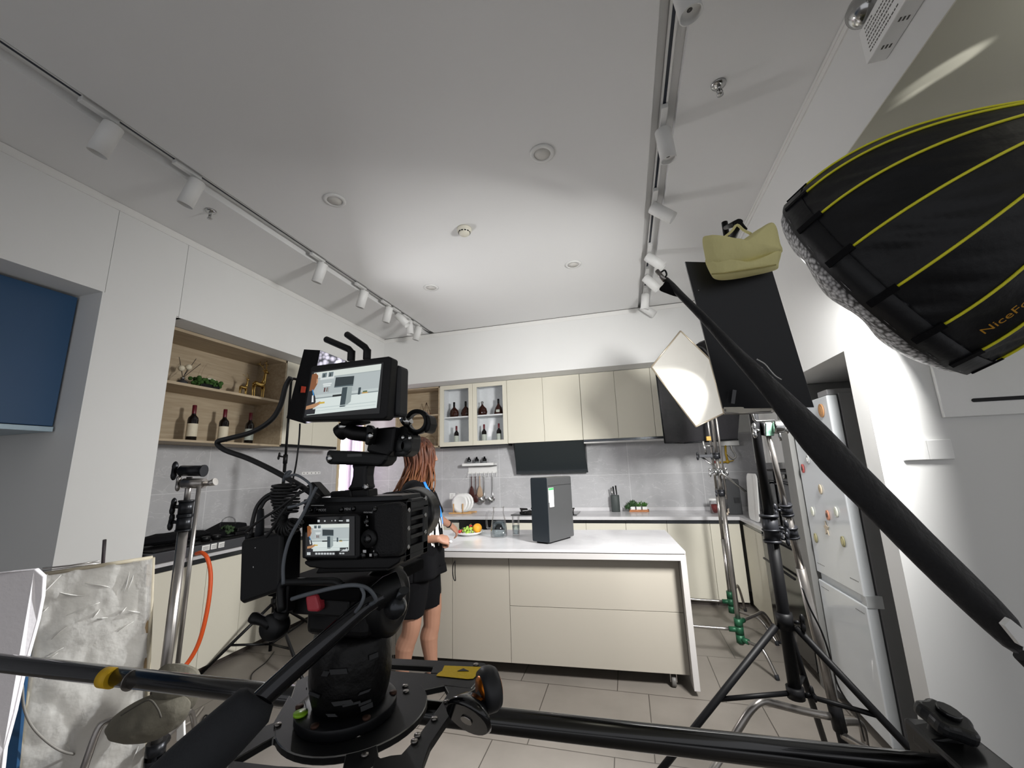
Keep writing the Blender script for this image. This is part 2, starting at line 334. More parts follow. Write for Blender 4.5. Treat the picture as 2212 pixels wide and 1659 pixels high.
# upper cabinets, back wall
t=thing('open_shelf_unit','open pale oak wall shelf unit behind the camera monitor','shelf',(-2.8,5.35,1.76))
w=MB(); z0,z1=1.76,2.61
w.box((-3.15,5.2,z0),(-2.46,5.488,z0+.018)).box((-3.15,5.2,z1-.018),(-2.46,5.488,z1)).box((-3.15,5.2,z0),(-3.132,5.488,z1)).box((-2.478,5.2,z0),(-2.46,5.488,z1)).box((-3.15,5.475,z0),(-2.46,5.488,z1))
w.build('carcass',OAKX,t,bevel=.001); MB().box((-3.132,5.21,2.2),(-2.478,5.475,2.218)).build('shelf',OAKX,t)
t=thing('glass_display_cabinet','cream wall cabinet with two glass doors showing liquor bottles','cabinet',(-1.97,5.35,1.76))
w=MB(); x0,x1=-2.456,-1.478
w.box((x0,5.22,z0),(x1,5.488,z0+.018)).box((x0,5.22,z1-.018),(x1,5.488,z1)).box((x0,5.22,z0),(x0+.018,5.488,z1)).box((x1-.018,5.22,z0),(x1,5.488,z1)).box((x0,5.475,z0),(x1,5.488,z1)).box((-1.976,5.22,z0),(-1.958,5.475,z1))
w.build('carcass',mat('cabinet_inner','#d9dcde',.5),t)
for a,b in ((x0+.018,-1.976),(-1.958,x1-.018)): MB().box((a,5.23,2.15),(b,5.475,2.168)).build('shelf',MATS['cabinet_inner'],t)
for a,b in ((x0,-1.969),(-1.966,x1)):
    f=.058; w=MB().box((a,5.2,z0),(a+f,5.22,z1)).box((b-f,5.2,z0),(b,5.22,z1)).box((a+f,5.2,z0),(b-f,5.22,z0+f)).box((a+f,5.2,z1-f),(b-f,5.22,z1))
    d=w.build('door',CREAM,t,bevel=.001); MB().box((a+f,5.208,z0+f),(b-f,5.212,z1-f)).build('pane',thin('cabinet_glass','#ffffff',.05),d)
w=MB().box((x0,5.22,z0-.02),(x1,5.4,z0)).build('handle_strip',DARKM,t)
def wall_unit(x0,x1,label,n=2,zb=1.765):
    t=thing('wall_cabinet',label,'cabinet',((x0+x1)/2,5.35,zb),'plain wall cabinets')
    MB().box((x0+.001,5.222,zb),(x1-.001,5.488,z1)).build('carcass',CREAM,t)
    for k in range(n):
        a=x0+(x1-x0)*k/n;b=x0+(x1-x0)*(k+1)/n; MB().box((a+.0018,5.2,zb),(b-.0018,5.22,z1)).build('door',CREAM,t,bevel=.0015)
    return t
wall_unit(-1.475,-.497,'cream two-door wall cabinet directly above the range hood')
for (a,b,n,l) in ((-.495,.37,2,'cream two-door wall cabinet between the range hood and the black flag'),(.37,1.07,1,'cream wall cabinet in the corner, half behind the black flag')):
    t=wall_unit(a,b,l,n); MB().box((a,5.215,1.738),(b,5.3,1.765)).build('handle_strip',STRIP,t); MB().box((a,5.235,1.722),(b,5.47,1.738)).build('bottom_panel',TRIMM,t)
# filler between cabinets and bulkhead is the bulkhead's own underside
t=thing('range_hood','slanted black glass range hood over the gas hob','range hood',(-.94,5.35,1.35))
tl,tr,br,bl=V((-1.4,5.22,1.80)),V((-.5,5.22,1.80)),V((-.48,5.40,1.36)),V((-1.43,5.40,1.36))
n=(tr-tl).cross(bl-tl).normalized(); n=n if n.y<0 else -n
w=MB().prism([tl,tr,br,bl],-n*.02); w.build('glass_panel',mat('hood_glass','#2a2f31',.08,var=.05,spec=.7),t,bevel=.002)
MB().prism([tl.lerp(bl,.93)+n*.001,tr.lerp(br,.93)+n*.001,tr.lerp(br,.9)+n*.001,tl.lerp(bl,.9)+n*.001],n*.001).build('light_bar',mat('hood_line','#2d3236',.3),t)
MB().prism([V((-1.42,5.25,1.765)),V((-1.42,5.4,1.37)),V((-1.42,5.48,1.37)),V((-1.42,5.48,1.765))],(.93,0,0)).build('body',BLK,t)
# left wall shelf unit
t=thing('wall_shelf_unit','pale oak wall shelf unit with two levels beside the white pillar','shelf',(-3.6,2.8,1.735))
ya,yb,xa=2.165,3.455,-3.41; zt=2.645
w=MB().box((-3.8,ya,1.735),(xa,yb,1.753)).box((-3.8,ya,zt-.025),(xa,yb,zt)).box((-3.8,yb-.018,1.735),(xa,yb,zt)).box((-3.8,ya,1.735),(xa,ya+.018,zt)).box((-3.8,ya,1.735),(-3.785,yb,zt))
w.build('carcass',OAK,t,bevel=.001); MB().box((-3.785,ya+.018,2.185),(xa-.003,yb-.018,2.207)).build('shelf',OAK,t)
t=thing('wall_cabinet','cream two-door wall cabinet beside the oak shelves, behind the monitor','cabinet',(-3.6,3.88,1.76),'plain wall cabinets')
MB().box((-3.8,3.458,1.765),(-3.43,4.315,2.645)).build('carcass',CREAM,t)
for a,b in ((3.458,3.885),(3.888,4.315)): MB().box((-3.43,a,1.765),(-3.41,b-.002,2.645)).build('door',CREAM,t,bevel=.0015)
MB().box((-3.5,3.458,1.735),(-3.42,4.315,1.765)).build('handle_strip',DARKM,t); MB().box((-3.8,3.458,1.728),(-3.52,4.315,1.765)).build('bottom_panel',TRIMM,t)
# blue cabinet in the side niche
t=thing('blue_wall_cabinet','deep blue wall cabinet with a pale underside, hung in the grey niche','cabinet',(-3.65,.9,1.77))
BLUE=mat('blue_lacquer','#1f4365',.4,var=.03,scale=5)
MB().box((-3.94,-.4,1.79),(-3.432,1.69,2.64)).build('body',BLUE,t)
MB().box((-3.43,-.4,1.79),(-3.41,.40,2.64)).build('door',BLUE,t,bevel=.002); MB().box((-3.43,.404,1.79),(-3.41,1.685,2.64)).build('door',BLUE,t,bevel=.002)
MB().box((-3.94,-.4,1.755),(-3.40,1.685,1.785)).build('light_rail',mat('pale_rail','#9fb2bd',.3,metal=.3),t,bevel=.002)
# ================================================================ ceiling fixtures
LM=mat('lamp_white','#dadad8',.45,var=.02)
GROOVE=mat('track_groove','#141c2c',.3)
TZ=CE+.055
def track(xc,label):
    t=thing('lighting_track',label,'light track',(xc,2,TZ-.03))
    MB().box((xc-.019,-1,TZ-.03),(xc-.008,YB-.02,TZ)).box((xc+.008,-1,TZ-.03),(xc+.019,YB-.02,TZ)).box((xc-.019,-1,TZ-.008),(xc+.019,YB-.02,TZ)).build('rail',LM,t)
    MB().box((xc-.0079,-1,TZ-.028),(xc+.0079,YB-.03,TZ-.009)).build('groove',GROOVE,t)
    return t
track(-2.475,'white ceiling light track in the slot above the oak shelves')
track(.355,'white ceiling light track in the slot nearest the big softbox')
def spot(xc,yy,d,label,group,L=.18,r=.044):
    t=thing('track_spotlight',label,'spotlight',(xc,yy,TZ-.03),group)
    MB().box((xc-.017,yy-.1,TZ-.058),(xc+.017,yy+.06,TZ-.03)).build('adapter',LM,t,bevel=.003)
    d=V(d).normalized(); piv=V((xc,yy+.04,TZ-.105))
    MB().tube((xc,yy+.04,TZ-.058),(xc,yy+.04,TZ-.075),.012).bar((xc-.014,yy+.04,TZ-.07),piv+V((-.014,0,0)),.006,.014).bar((xc+.014,yy+.04,TZ-.07),piv+V((.014,0,0)),.006,.014).build('bracket',LM,t)
    a=piv-d*.03; h=MB().lathe([(.001,0),(r-.003,0),(r,.004),(r,L),(r-.004,L),(r-.005,L-.02),(.001,L-.022)],a,d,24).build('lamp_head',LM,t)
    MB().lathe([(.001,L-.0215),(r-.006,L-.0215)],a,d,20,cap=False).build('lens',mat('lamp_inner','#3a3836',.4),h)
    return t
GL='spotlights on the track above the oak shelves'; GR='spotlights on the track nearest the softbox'
for (x,y),d,l in (((222,240),(-.35,-.1,-1),'white spotlight nearest the blue cabinet, largest on its track'),((412,365),(-.35,-.1,-1),'white spotlight beside the small sprinkler, above the white pillar'),((690,553),(-.35,0,-1),'white spotlight hanging just above the oak shelf unit, first of the close row'),((782,615),(-.3,0,-1),'white spotlight, second in the close row above the oak shelves'),((835,652),(-.25,0,-1),'white spotlight, third in the close row, hanging straight'),((858,667),(.75,.2,-.8),'white spotlight swung the other way among the straight ones'),((880,682),(.1,0,-1),'white spotlight just beyond the one that is swung the other way'),((899,696),(-.25,0,-1),'white spotlight last on its track, against the far wall')):
    spot(-2.475,on(x,y,'Z',TZ-.02).y,d,l,GL)
for yy,d,l in ((1.33,(.15,.1,-1),'white spotlight hanging first on the softbox-side track, at the very top edge'),(on(1435,255,'Z',TZ-.03).y,(.1,.14,-1),'white spotlight with a dark open mouth, first whole one on the softbox-side track'),(on(1416,424,'Z',TZ-.03).y,(.85,0,-.75),'white spotlight tilted sideways, above the tip of the black boom'),(on(1402,536,'Z',TZ-.03).y,(.8,0,-.8),'white spotlight whose end meets the tip of the black boom'),(on(1396,585,'Z',TZ-.03).y,(.6,0,-.8),'white spotlight tilted just below the boom tip'),(on(1391,625,'Z',TZ-.03).y,(-.15,0,-1),'white spotlight turned back among the last three on its track'),(on(1386,650,'Z',TZ-.03).y,(.75,0,-.7),'white spotlight at the far wall end of the softbox-side track')):
    spot(.355,yy,d,l,GR)
FROST=mat('frosted_lens','#c9c7c2',.6)
for i,((x,y),l) in enumerate((((-.337,2.126),'large round ceiling downlight nearest the open-mouthed spotlight'),((-1.803,2.117),'round ceiling downlight between the oak-side track and the smoke detector, nearer one'),((-.33,3.582),'small round ceiling downlight beyond the smoke detector, toward the black boom'),((-1.806,3.6),'small round ceiling downlight above the camera monitor antennas'))):
    t=thing('ceiling_downlight',l,'downlight',(x,y,CE-.008),'recessed downlights')
    MB().lathe([(.055,0),(.075,-.001),(.075,-.006),(.05,-.010),(.05,-.004)],(x,y,CE),(0,0,1),32).build('trim_ring',LM,t); MB().lathe([(.001,-.0075),(.051,-.0075),(.051,-.003),(.001,-.003)],(x,y,CE),(0,0,1),32).build('lens',FROST,t)
t=thing('smoke_detector','round white smoke detector in the middle of the ceiling','smoke detector',(-1.081,2.719,CE-.06))
IV=mat('ivory_plastic','#d9d5c6',.5)
MB().lathe([(.001,-.058),(.03,-.056),(.042,-.045),(.046,-.03),(.05,-.02),(.058,-.018),(.058,-.0005),(.001,-.0005)],(-1.081,2.719,CE),(0,0,1),32).build('housing',IV,t)
w=MB()
for k in range(12):
    a=k*PI/6; w.obox((-1.081+math.cos(a)*.0455,2.719+math.sin(a)*.0455,CE-.036),V((math.cos(a),math.sin(a),0))*.002,V((-math.sin(a),math.cos(a),0))*.007,Z*.004)
w.build('vents',BLK,t)
for (x,y),l in (((.605,1.94),'chrome fire sprinkler on the ceiling by the softbox-side track'),((-2.707,1.95),'chrome fire sprinkler beside the second spotlight over the pillar')):
    t=thing('fire_sprinkler',l,'sprinkler',(x,y,CE-.07),'fire sprinklers')
    MB().lathe([(.036,0),(.034,-.006),(.016,-.014),(.001,-.014)],(x,y,CE-.0005),(0,0,1),24).build('escutcheon',CHROME,t)
    MB().tube((x,y,CE-.012),(x,y,CE-.032),.01).sweep([(x-.008,y,CE-.03),(x-.014,y,CE-.045),(x-.003,y,CE-.06)],.0025,6).sweep([(x+.008,y,CE-.03),(x+.014,y,CE-.045),(x+.003,y,CE-.06)],.0025,6).tube((x,y,CE-.035),(x,y,CE-.058),.004).lathe([(.001,-.066),(.016,-.064),(.016,-.061),(.001,-.06)],(x,y,CE)).build('head',CHROME,t)
# emergency light on the beam
t=thing('emergency_light','white twin-head emergency light box with chrome lamps high on the beam','emergency light',(1.05,1.5,3.0))
xf=1.015; A=on(1852,78,'X',xf); B=on(1874,136,'X',xf); zt_,zb_=A.z,B.z; yf=(A.y+B.y)/2
MB().box((xf,yf-.30,zb_),(XR-.001,yf,zt_)).build('housing',WHITEP,t,bevel=.004)
MK=mat('print_ink','#55534f',.7)
w=MB(); random.seed(3)
for r in range(7):
    zz=zt_-.02-r*(zt_-zb_-.035)/6.5; yy=yf-.035; ln=(.05,.13,.16,.14,.15,.12,.17)[r]; yend=yy-ln
    while yy>yend:
        s=random.uniform(.004,.011); w.box((xf-.0006,yy-s,zz-.0028),(xf-.0001,yy,zz+.0028)); yy-=s+.0035
w.build('printed_notice',MK,t)
w=MB()
for yy in (yf-.06,yf-.16,yf-.25):
    for k in range(3): w.box((xf+.018+k*.012,yy-.012,zb_-.0006),(xf+.024+k*.012,yy+.004,zb_-.0001))
w.build('vents',MK,t)
for k,yy in ((0,yf-.03),(1,yf-.26)):
    p=V((1.03,yy,zt_+.07)); h=MB().lathe([(.001,-.055),(.03,-.048),(.05,-.028),(.058,0),(.056,.012),(.04,.03),(.001,.034)],p,V((.45,.15,.5)),28).build('lamp',CHROME,t)
    MB().tube((1.045,yy,zt_-.002),p,.012).build('stem',WHITEP,h)
# ================================================================ right wall things
t=thing('light_switch','double white light switch plate on the brightly lit wall','light switch',(1.25,2.19,1.43))
MB().box((1.163,2.184,1.427),(1.338,2.1945,1.513)).build('backplate',WHITEP,t,bevel=.002)
for a in (1.164,1.251): MB().box((a,2.178,1.429),(a+.0855,2.186,1.511)).build('rocker',WHITEP,t,bevel=.002)
MB().box((1.169,2.1774,1.503),(1.184,2.1782,1.5045)).build('logo',mat('logo_grey','#9a9c98',.5),t)
t=thing('wall_panel','flat white panel with a dark slot handle on the wall beside the softbox','panel',(1.8,2.18,1.6))
pb=on(2040,902,'Y',2.18); MB().box((pb.x,2.178,pb.z),(2.25,2.1945,2.2)).build('board',WHITEP,t,bevel=.003)
sl=on(2098,864,'Y',2.178); MB().rrect((sl.x+.2,2.178,sl.z-.002),X,Z,.4,.016,.0079,(0,-.002,0)).build('slot_handle',BLK,t)
# ================================================================ fridge
t=thing('refrigerator','white two-door refrigerator with magnets, standing in the wall niche','refrigerator',(1.45,2.97,0))
FW=mat('fridge_white','#d5d9dc',.16,var=.02,scale=4,coat=.4); FG=mat('fridge_grey','#7b7b7c',.45,var=.04)
y0,y1,xf=2.69,3.245,1.13
MB().box((1.19,y0,.04),(1.72,y1,1.81)).build('body',FG,t,bevel=.004)
MB().box((1.185,y0+.015,.05),(1.19,y1-.015,1.80)).build('gasket',mat('gasket','#4d4d4d',.6),t)
MB().box((xf,y0,.735),(1.183,y1,1.80)).build('door',FW,t,bevel=.006)
MB().box((xf,y0,.055),(1.183,y1,.69)).build('door',FW,t,bevel=.006)
MB().box((1.15,y0+.003,.69),(1.183,y1-.003,.735)).build('grip_recess',mat('grip_recess','#c5c9cb',.3),t)
MB().box((1.135,y0-.004,.683),(1.21,y0+.05,.745)).build('hinge',mat('hinge_grey','#b9bcbd',.35),t,bevel=.003)
MB().box((1.14,y0+.01,1.802),(1.3,y0+.13,1.835)).build('hinge_cover',FG,t,bevel=.004)
w=MB()
for zz in (.80,.645):
    for k in range(7): w.box((xf-.0006,y0+.03+k*.013,zz),(xf,y0+.037+k*.013,zz+.005))
for zz in (.79,.65,1.72):
    for k in range(8): w.box((xf-.0006,y1-.13+k*.013,zz),(xf,y1-.123+k*.013,zz+.004))
w.build('print',MK,t)
def magnet(x,y,kind,col,label,ry=.019,rz_=.029):
    p=on(x,y,'X',xf-.002); t=thing('fridge_magnet',label,'magnet',p,'fridge magnets')
    m=mat('magnet_'+col,{'red':'#a8504c','grey':'#9fa0a0','tan':'#bdb09a','orange':'#b67f66','white':'#cfd0c4','olive':'#8f8a66','brown':'#a0754c'}[col],.5)
    if kind=='star':
        pts=[p+V((-.004,math.cos(PI/2+k*PI/5)*(.034 if k%2==0 else .015),math.sin(PI/2+k*PI/5)*(.045 if k%2==0 else .02))) for k in range(10)]
        MB().prism(pts,(.005,0,0)).build('body',m,t,bevel=.001)
    else:
        pts=[p+V((-.007,math.cos(a*PI/12)*ry,math.sin(a*PI/12)*rz_)) for a in range(24)]
        MB().prism(pts,(.008,0,0)).build('body',m,t,bevel=.002)
        if kind=='ring': MB().prism([p+V((-.009,math.cos(a*PI/8)*ry*.45,math.sin(a*PI/8)*rz_*.45)) for a in range(16)],(.004,0,0)).build('centre',mat('magnet_dark','#4a3b36',.6) if col!='grey' else WHITEP,t)
        else: MB().prism([p+V((-.008,math.cos(a*PI/8)*ry*.6,math.sin(a*PI/8)*rz_*.6)) for a in range(16)],(.003,0,0)).build('centre',mat('magnet_inner_'+col,{'tan':'#a8977c','white':'#bfc4b4','olive':'#b8b083','brown':'#b08456'}.get(col,'#888888'),.6),t)
for a in ((1746,993,'ring','grey','pale grey ring magnet on the fridge, just under the black boom'),(1735,1012,'ring','red','red ring magnet on the fridge door'),(1773,1057,'oval','tan','tan oval magnet on the fridge, above the orange ring'),(1756,1105,'oval','white','pale oval magnet on the fridge near the grey gable panel'),(1789,1113,'ring','orange','orange ring magnet between two pale ovals on the fridge'),(1807,1106,'oval','white','pale oval magnet next to the orange ring, away from the gable'),(1786,1142,'star','tan','tan star-shaped magnet on the fridge'),(1763,1162,'oval','olive','olive oval magnet low on the fridge door, gable side'),(1822,1170,'oval','olive','larger olive oval magnet lowest on the fridge door'),(1775,887,'oval','brown','round brown magnet high on the fridge below its top')): magnet(*a,**({'ry':.03,'rz_':.04} if a[3]=='brown' else {}))
t=thing('gable_panel','tall grey gable panel between the fridge and the ovens','panel',(1.4,3.33,0)); MB().box((1.10,3.262,0),(1.72,3.41,1.96)).build('board',GREYP,t,bevel=.001)
t=thing('tall_wall_cabinet','white wall cabinet with stacked doors above the countertop ovens','cabinet',(1.5,3.9,1.45))
MB().box((1.345,3.425,1.42),(1.745,4.95,2.59)).build('carcass',WHITEP,t)
for a,b in ((3.427,3.93),(3.933,4.44),(4.443,4.948)):
    for c_,d_ in ((1.42,1.70),(1.703,2.59)): MB().box((1.325,a,c_),(1.343,b,d_)).build('door',WHITEP,t,bevel=.0015)
def oven_box(name,label,a,b,front=None):
    t=thing(name,label,'oven',((a[0]+b[0])/2,(a[1]+b[1])/2,a[2])); MB().box(a,b).build('body',BLK,t,bevel=.006)
    MB().box((a[0]-.012,a[1]+.01,a[2]+.02),(a[0]-.001,b[1]-.01,b[2]-.09)).build('door',BLKG,t,bevel=.003); MB().box((a[0]-.010,a[1]+.01,b[2]-.085),(a[0]-.001,b[1]-.01,b[2]-.01)).build('control_panel',mat('oven_panel','#2b2c2e',.3),t)
    MB().tube((a[0]-.03,a[1]+.05,b[2]-.11),(a[0]-.03,b[1]-.05,b[2]-.11),.007).build('handle',STRIP,t)
    w=MB(); w.lathe([(.02,0),(.018,.015),(.001,.015)],(a[0]-.01,(a[1]*.4+b[1]*.6),b[2]-.045),(-1,0,0)); w.build('knob',CHROME,t)
oven_box('countertop_oven','black countertop oven standing on the worktop beside the gable panel',(1.22,3.44,.882),(1.68,4.02,1.36))
oven_box('microwave_oven','black microwave deeper in the corner, behind the white chopping board',(1.22,4.06,.882),(1.68,4.56,1.36))
t=thing('chopping_board','white rounded chopping board leaning against the black microwave','chopping board',(1.19,4.2,.88))
r=M.Rotation(math.radians(4),3,'Y'); w=MB().rrect((0,0,.22),Y,Z,.33,.44,.06,(-.012,0,0)); w.v=[r@v+V((1.135,4.52,.8835)) for v in w.v]; w.build('board',WHITEP,t,bevel=.002)
t=thing('coffee_machine','dark slim appliance in the worktop corner behind the red jar','appliance',(1.1,5.2,.88)); DKG=mat('dark_grey_plastic','#37383a',.4)
MB().box((1.02,5.05,.882),(1.16,5.4,1.25)).build('body',DKG,t,bevel=.006); MB().box((1.0,5.06,.885),(1.019,5.39,.93)).build('tray',BLK,t); MB().box((1.012,5.08,1.1),(1.019,5.38,1.235)).build('panel',BLKG,t)
w=MB()
for k in range(5): w.box((1.09+k*.012,5.047,1.0),(1.096+k*.012,5.0495,1.06))
w.build('vents',BLK,t)
# ================================================================ things on the back wall and worktop
WT=.88
def food_jar(p,label):
    t=thing('food_jar',label,'jar',p); 
    MB().lathe([(.001,.002),(.052,.002),(.052,.125),(.045,.14),(.042,.14),(.049,.12),(.049,.006),(.001,.006)],p,seg=24).build('glass',thin('jar_glass'),t)
    MB().lathe([(.001,0),(.047,0),(.047,.085),(.03,.092),(.001,.09)],p+V((0,0,.008)),seg=20).build('contents',mat('red_dates','#6d2423',.6,var=.5,scale=60,bump=.8,bscale=90),t)
    MB().lathe([(.001,.138),(.05,.138),(.056,.142),(.056,.162),(.001,.164)],p,seg=24).build('lid',WHITEP,t)
food_jar(V((.915,5.18,WT)),'glass jar of red dried fruit with a white lid in the corner')
t=thing('figurine','tiny pale rabbit-eared figurine beside the red jar','figurine',(1.0,5.12,WT)); p=V((.985,4.98,WT))
MB().ball(p+V((0,0,.016)),(.02,.014,.015)).ball(p+V((.02,0,.034)),.011).sweep([p+V((.022,0,.04)),p+V((.028,0,.075))],[.004,.003],6).sweep([p+V((.017,0,.04)),p+V((.016,0,.07))],[.004,.003],6).build('body',mat('bisque','#cdbfae',.6),t)
# plates in a wooden rack
t=thing('plate_rack','small wooden plate rack on the worktop','rack',(-2.13,5.2,WT)); WD=wood('beech','#c9a06a','#b58a56',(3,20,20))
rx,ry=-2.16,5.2
w=MB().bar((rx-.13,ry-.06,WT+.012),(rx+.17,ry-.02,WT+.012),.018,.018).bar((rx-.11,ry+.08,WT+.012),(rx+.19,ry+.12,WT+.012),.018,.018).bar((rx-.1,ry-.07,WT+.012),(rx-.09,ry+.1,WT+.012),.014,.014).bar((rx+.15,ry-.03,WT+.012),(rx+.16,ry+.13,WT+.012),.014,.014)
for xx in (-.07,.06): w.tube((rx+xx,ry-.05,WT+.015),(rx+xx,ry-.05,WT+.13),.008)
for xx in (-.05,.08): w.tube((rx+xx,ry+.09,WT+.015),(rx+xx,ry+.09,WT+.13),.008)
w.build('frame',WD,t)
PL=mat('porcelain','#e8e8e6',.15,var=.01,coat=.3)
for k,l in enumerate(('white dinner plate at the front of the wooden rack','white dinner plate in the middle of the wooden rack','white dinner plate at the back of the wooden rack')):
    o=V((rx+.01+k*.028,ry-.015+k*.036,WT+.135)); w=MB().lathe([(.001,0),(.07,0),(.08,.004),(.12,.016),(.121,.018),(.08,.008),(.07,.004),(.001,.004)],o,V((-.15,-1,.12)),40)
    w.build('dinner_plate',PL,label=l,cat='plate',group='plates in the wooden rack')
# wall rack
t=thing('wall_rack','white wall-mounted utensil rack with hooks under the glass cabinet','rack',(-2,5.45,1.38))
ra=on(1001,1000,'Y',5.42); rb=on(1070,1000,'Y',5.42); x0,x1=ra.x,rb.x
MB().box((x0,5.36,1.485),(x1,5.49,1.492)).box((x0,5.36,1.485),(x1,5.366,1.525)).box((x0,5.36,1.485),(x0+.005,5.49,1.525)).box((x1-.005,5.36,1.485),(x1,5.49,1.525)).build('shelf',WHITEP,t,bevel=.001)
MB().box((x0+.05,5.478,1.385),(x1,5.489,1.475)).build('backplate',WHITEP,t,bevel=.002)
hx=[x0+.05+(x1-x0-.05)*k/7 for k in range(8)]
for xx in hx: MB().sweep(crom([(xx,5.478,1.40),(xx,5.465,1.40),(xx,5.463,1.35),(xx,5.45,1.342),(xx,5.44,1.352)],3),.003,6).build('hook',WHITEP,t)
SPC=mat('smoked_glass','#b9bdbf',.05,trans=.7,var=0,ior=1.1)
for k,xx in enumerate((-2.115,-2.0,-1.885)):
    t=thing('condiment_jar',('glass condiment jar on the wall rack, towards the woman','glass condiment jar in the middle of the wall rack','glass condiment jar on the wall rack, towards the range hood')[k],'jar',(xx,5.42,1.493),'condiment jars on the wall rack')
    MB().lathe([(.001,0),(.03,0),(.034,.01),(.034,.05),(.026,.06),(.001,.06)],(xx,5.425,1.4925),seg=20).build('body',SPC,t); MB().lathe([(.027,.058),(.03,.062),(.03,.085),(.02,.095),(.012,.105),(.014,.118),(.001,.122)],(xx,5.425,1.4925),seg=20).build('lid',BLKG,t)
def utensil(i,kind,m,label):
    xx=hx[i]; y=5.445; t=thing('kitchen_utensil',label,'utensil',(xx,y,1.1),'utensils hanging from the wall rack')
    if kind=='turner':
        MB().sweep(crom([(xx,y,1.355),(xx,y,1.28),(xx,y,1.2)]),.0075,8,sy=.6).build('handle',m,t); MB().sweep([(xx,y,1.22),(xx,y,1.17),(xx,y,1.10),(xx,y,1.065)],[(.008,.006),(.034,.006),(.045,.005),(.03,.004)],12).build('head',m,t)
    elif kind=='spoon':
        MB().sweep(crom([(xx,y,1.355),(xx,y,1.25),(xx,y,1.10)]),.007,8,sy=.6).build('handle',m,t); MB().ball((xx,y,1.05),(.038,.014,.055)).build('head',m,t)
    else:
        MB().sweep(crom([(xx,y+.01,1.355),(xx,y+.012,1.25),(xx,y+.01,1.12),(xx,y-.005,1.06)]),.006,8,sy=.45).build('handle',m,t)
        MB().lathe([(.001,-.03),(.025,-.026),(.042,-.012),(.05,.012),(.048,.012),(.04,-.009),(.001,-.026)],(xx,y-.045,1.035) if kind=='ladle' else (xx,y-.045,1.025),V((0,-.75,.66)),24).build('bowl',m,t)
DW=mat('dark_wood','#3d1a16',.4,var=.2)
utensil(1,'turner',DW,'dark wooden turner hanging from the wall rack'); utensil(2,'spoon',DW,'dark wooden spoon hanging next to the turner')
utensil(3,'turner',mat('light_wood','#a89078',.5),'pale wooden turner hanging behind the steel ladles'); utensil(4,'ladle',CHROME,'steel ladle hanging in front, bowl toward the wooden spoons'); utensil(6,'ladle',CHROME,'steel ladle hanging last on the rack, nearest the hood')
t=thing('wall_socket','white square power socket on the tiles behind the plates','socket',(-2.39,5.485,1.05)); MB().box((-2.435,5.481,1.04),(-2.349,5.489,1.126)).build('plate',WHITEP,t,bevel=.003); MB().box((-2.41,5.4795,1.075),(-2.4,5.4815,1.08)).box((-2.385,5.4795,1.075),(-2.375,5.4815,1.08)).box((-2.402,5.4795,1.095),(-2.398,5.4815,1.105)).box((-2.387,5.4795,1.095),(-2.383,5.4815,1.105)).build('slots',BLK,t)
t=thing('wall_bracket','thin white punched bracket strip on the side wall tiles','bracket',(-3.8,4.38,1.44)); b0=on(652,1022,'X',-3.80);b1=on(692,1022,'X',-3.80)
MB().box((-3.8045,b0.y,1.445),(-3.798,b1.y,1.478)).build('strip',WHITEP,t,bevel=.001); w=MB()
for f in (.1,.28,.5,.72,.9): w.box((-3.798,b0.y+(b1.y-b0.y)*f-.006,1.456),(-3.797,b0.y+(b1.y-b0.y)*f+.006,1.467))
w.build('holes',BLK,t)
# hob
t=thing('gas_hob','black glass gas hob with iron pan supports on the back worktop','hob',(-1.0,5.2,WT))
MB().box((-1.41,4.99,WT+.0005),(-.61,5.4,WT+.01)).build('glass_top',BLKG,t,bevel=.002)
IR=mat('cast_iron','#151312',.6,metal=.3,bump=.2)
for xx in (-1.21,-.81):
    c_=V((xx,5.2,WT+.01)); MB().lathe([(.06,0),(.06,.012),(.045,.02),(.025,.028),(.001,.03)],c_,seg=24).build('burner',IR,t)
    w=MB().lathe([(.135,.0),(.14,.006),(.135,.012),(.128,.006),(.135,0)],c_,seg=28,cap=False)
    for k in range(5):
        a=k*2*PI/5+.3; d_=V((math.cos(a),math.sin(a),0)); w.bar(c_+d_*.135+Z*.0,c_+d_*.14+Z*.05,.012,.016); w.bar(c_+d_*.05+Z*.045,c_+d_*.155+Z*.045,.014,.016)
    w.build('pan_support',IR,t)
for xx in (-1.1,-.93): MB().lathe([(.02,0),(.018,.02),(.001,.021)],(xx,5.03,WT+.01),seg=16).build('knob',CHROME,t)
t=thing('knife_block','dark grey oval knife block on the worktop by the succulents','knife block',(-.172,5.38,WT)); kp=V((-.172,5.38,WT))
MB().sweep([kp+V((0,0,.001)),kp+V((0,0,.004)),kp+V((0,0,.195)),kp+V((0,0,.2))],[(.05,.035),(.052,.037),(.052,.037),(.049,.034)],28).build('block',mat('block_grey','#3c4241',.6),t)
for k,(dx,h,ml) in enumerate(((-.03,.085,CHROME),(-.008,.1,BLK),(.024,.11,BLK))):
    kt=thing('kitchen_knife',('steel-handled knife standing in the dark knife block','black-handled knife in the middle of the knife block','black-handled knife standing highest in the knife block')[k],'knife',kp+V((dx,0,.2)),'knives in the block')
    MB().sweep([kp+V((dx,0,.203)),kp+V((dx,0,.215)),kp+V((dx-.006,0,.203+h))],[(.006,.004),(.008,.005),(.009,.006)],8).build('handle',ml,kt); MB().box(kp+V((dx-.007,-.001,.2005)),kp+V((dx+.007,.001,.206))).build('blade',CHROME,kt)
GRN=mat('succulent_green','#44702f',.55,var=.35,scale=50); GRN2=mat('leaf_dark','#2f4d28',.5,var=.35,scale=50)
t=thing('wooden_tray','small orange wooden tray under the three white succulent pots','tray',(.1,5.38,WT)); tp=V((.1,5.38,WT))
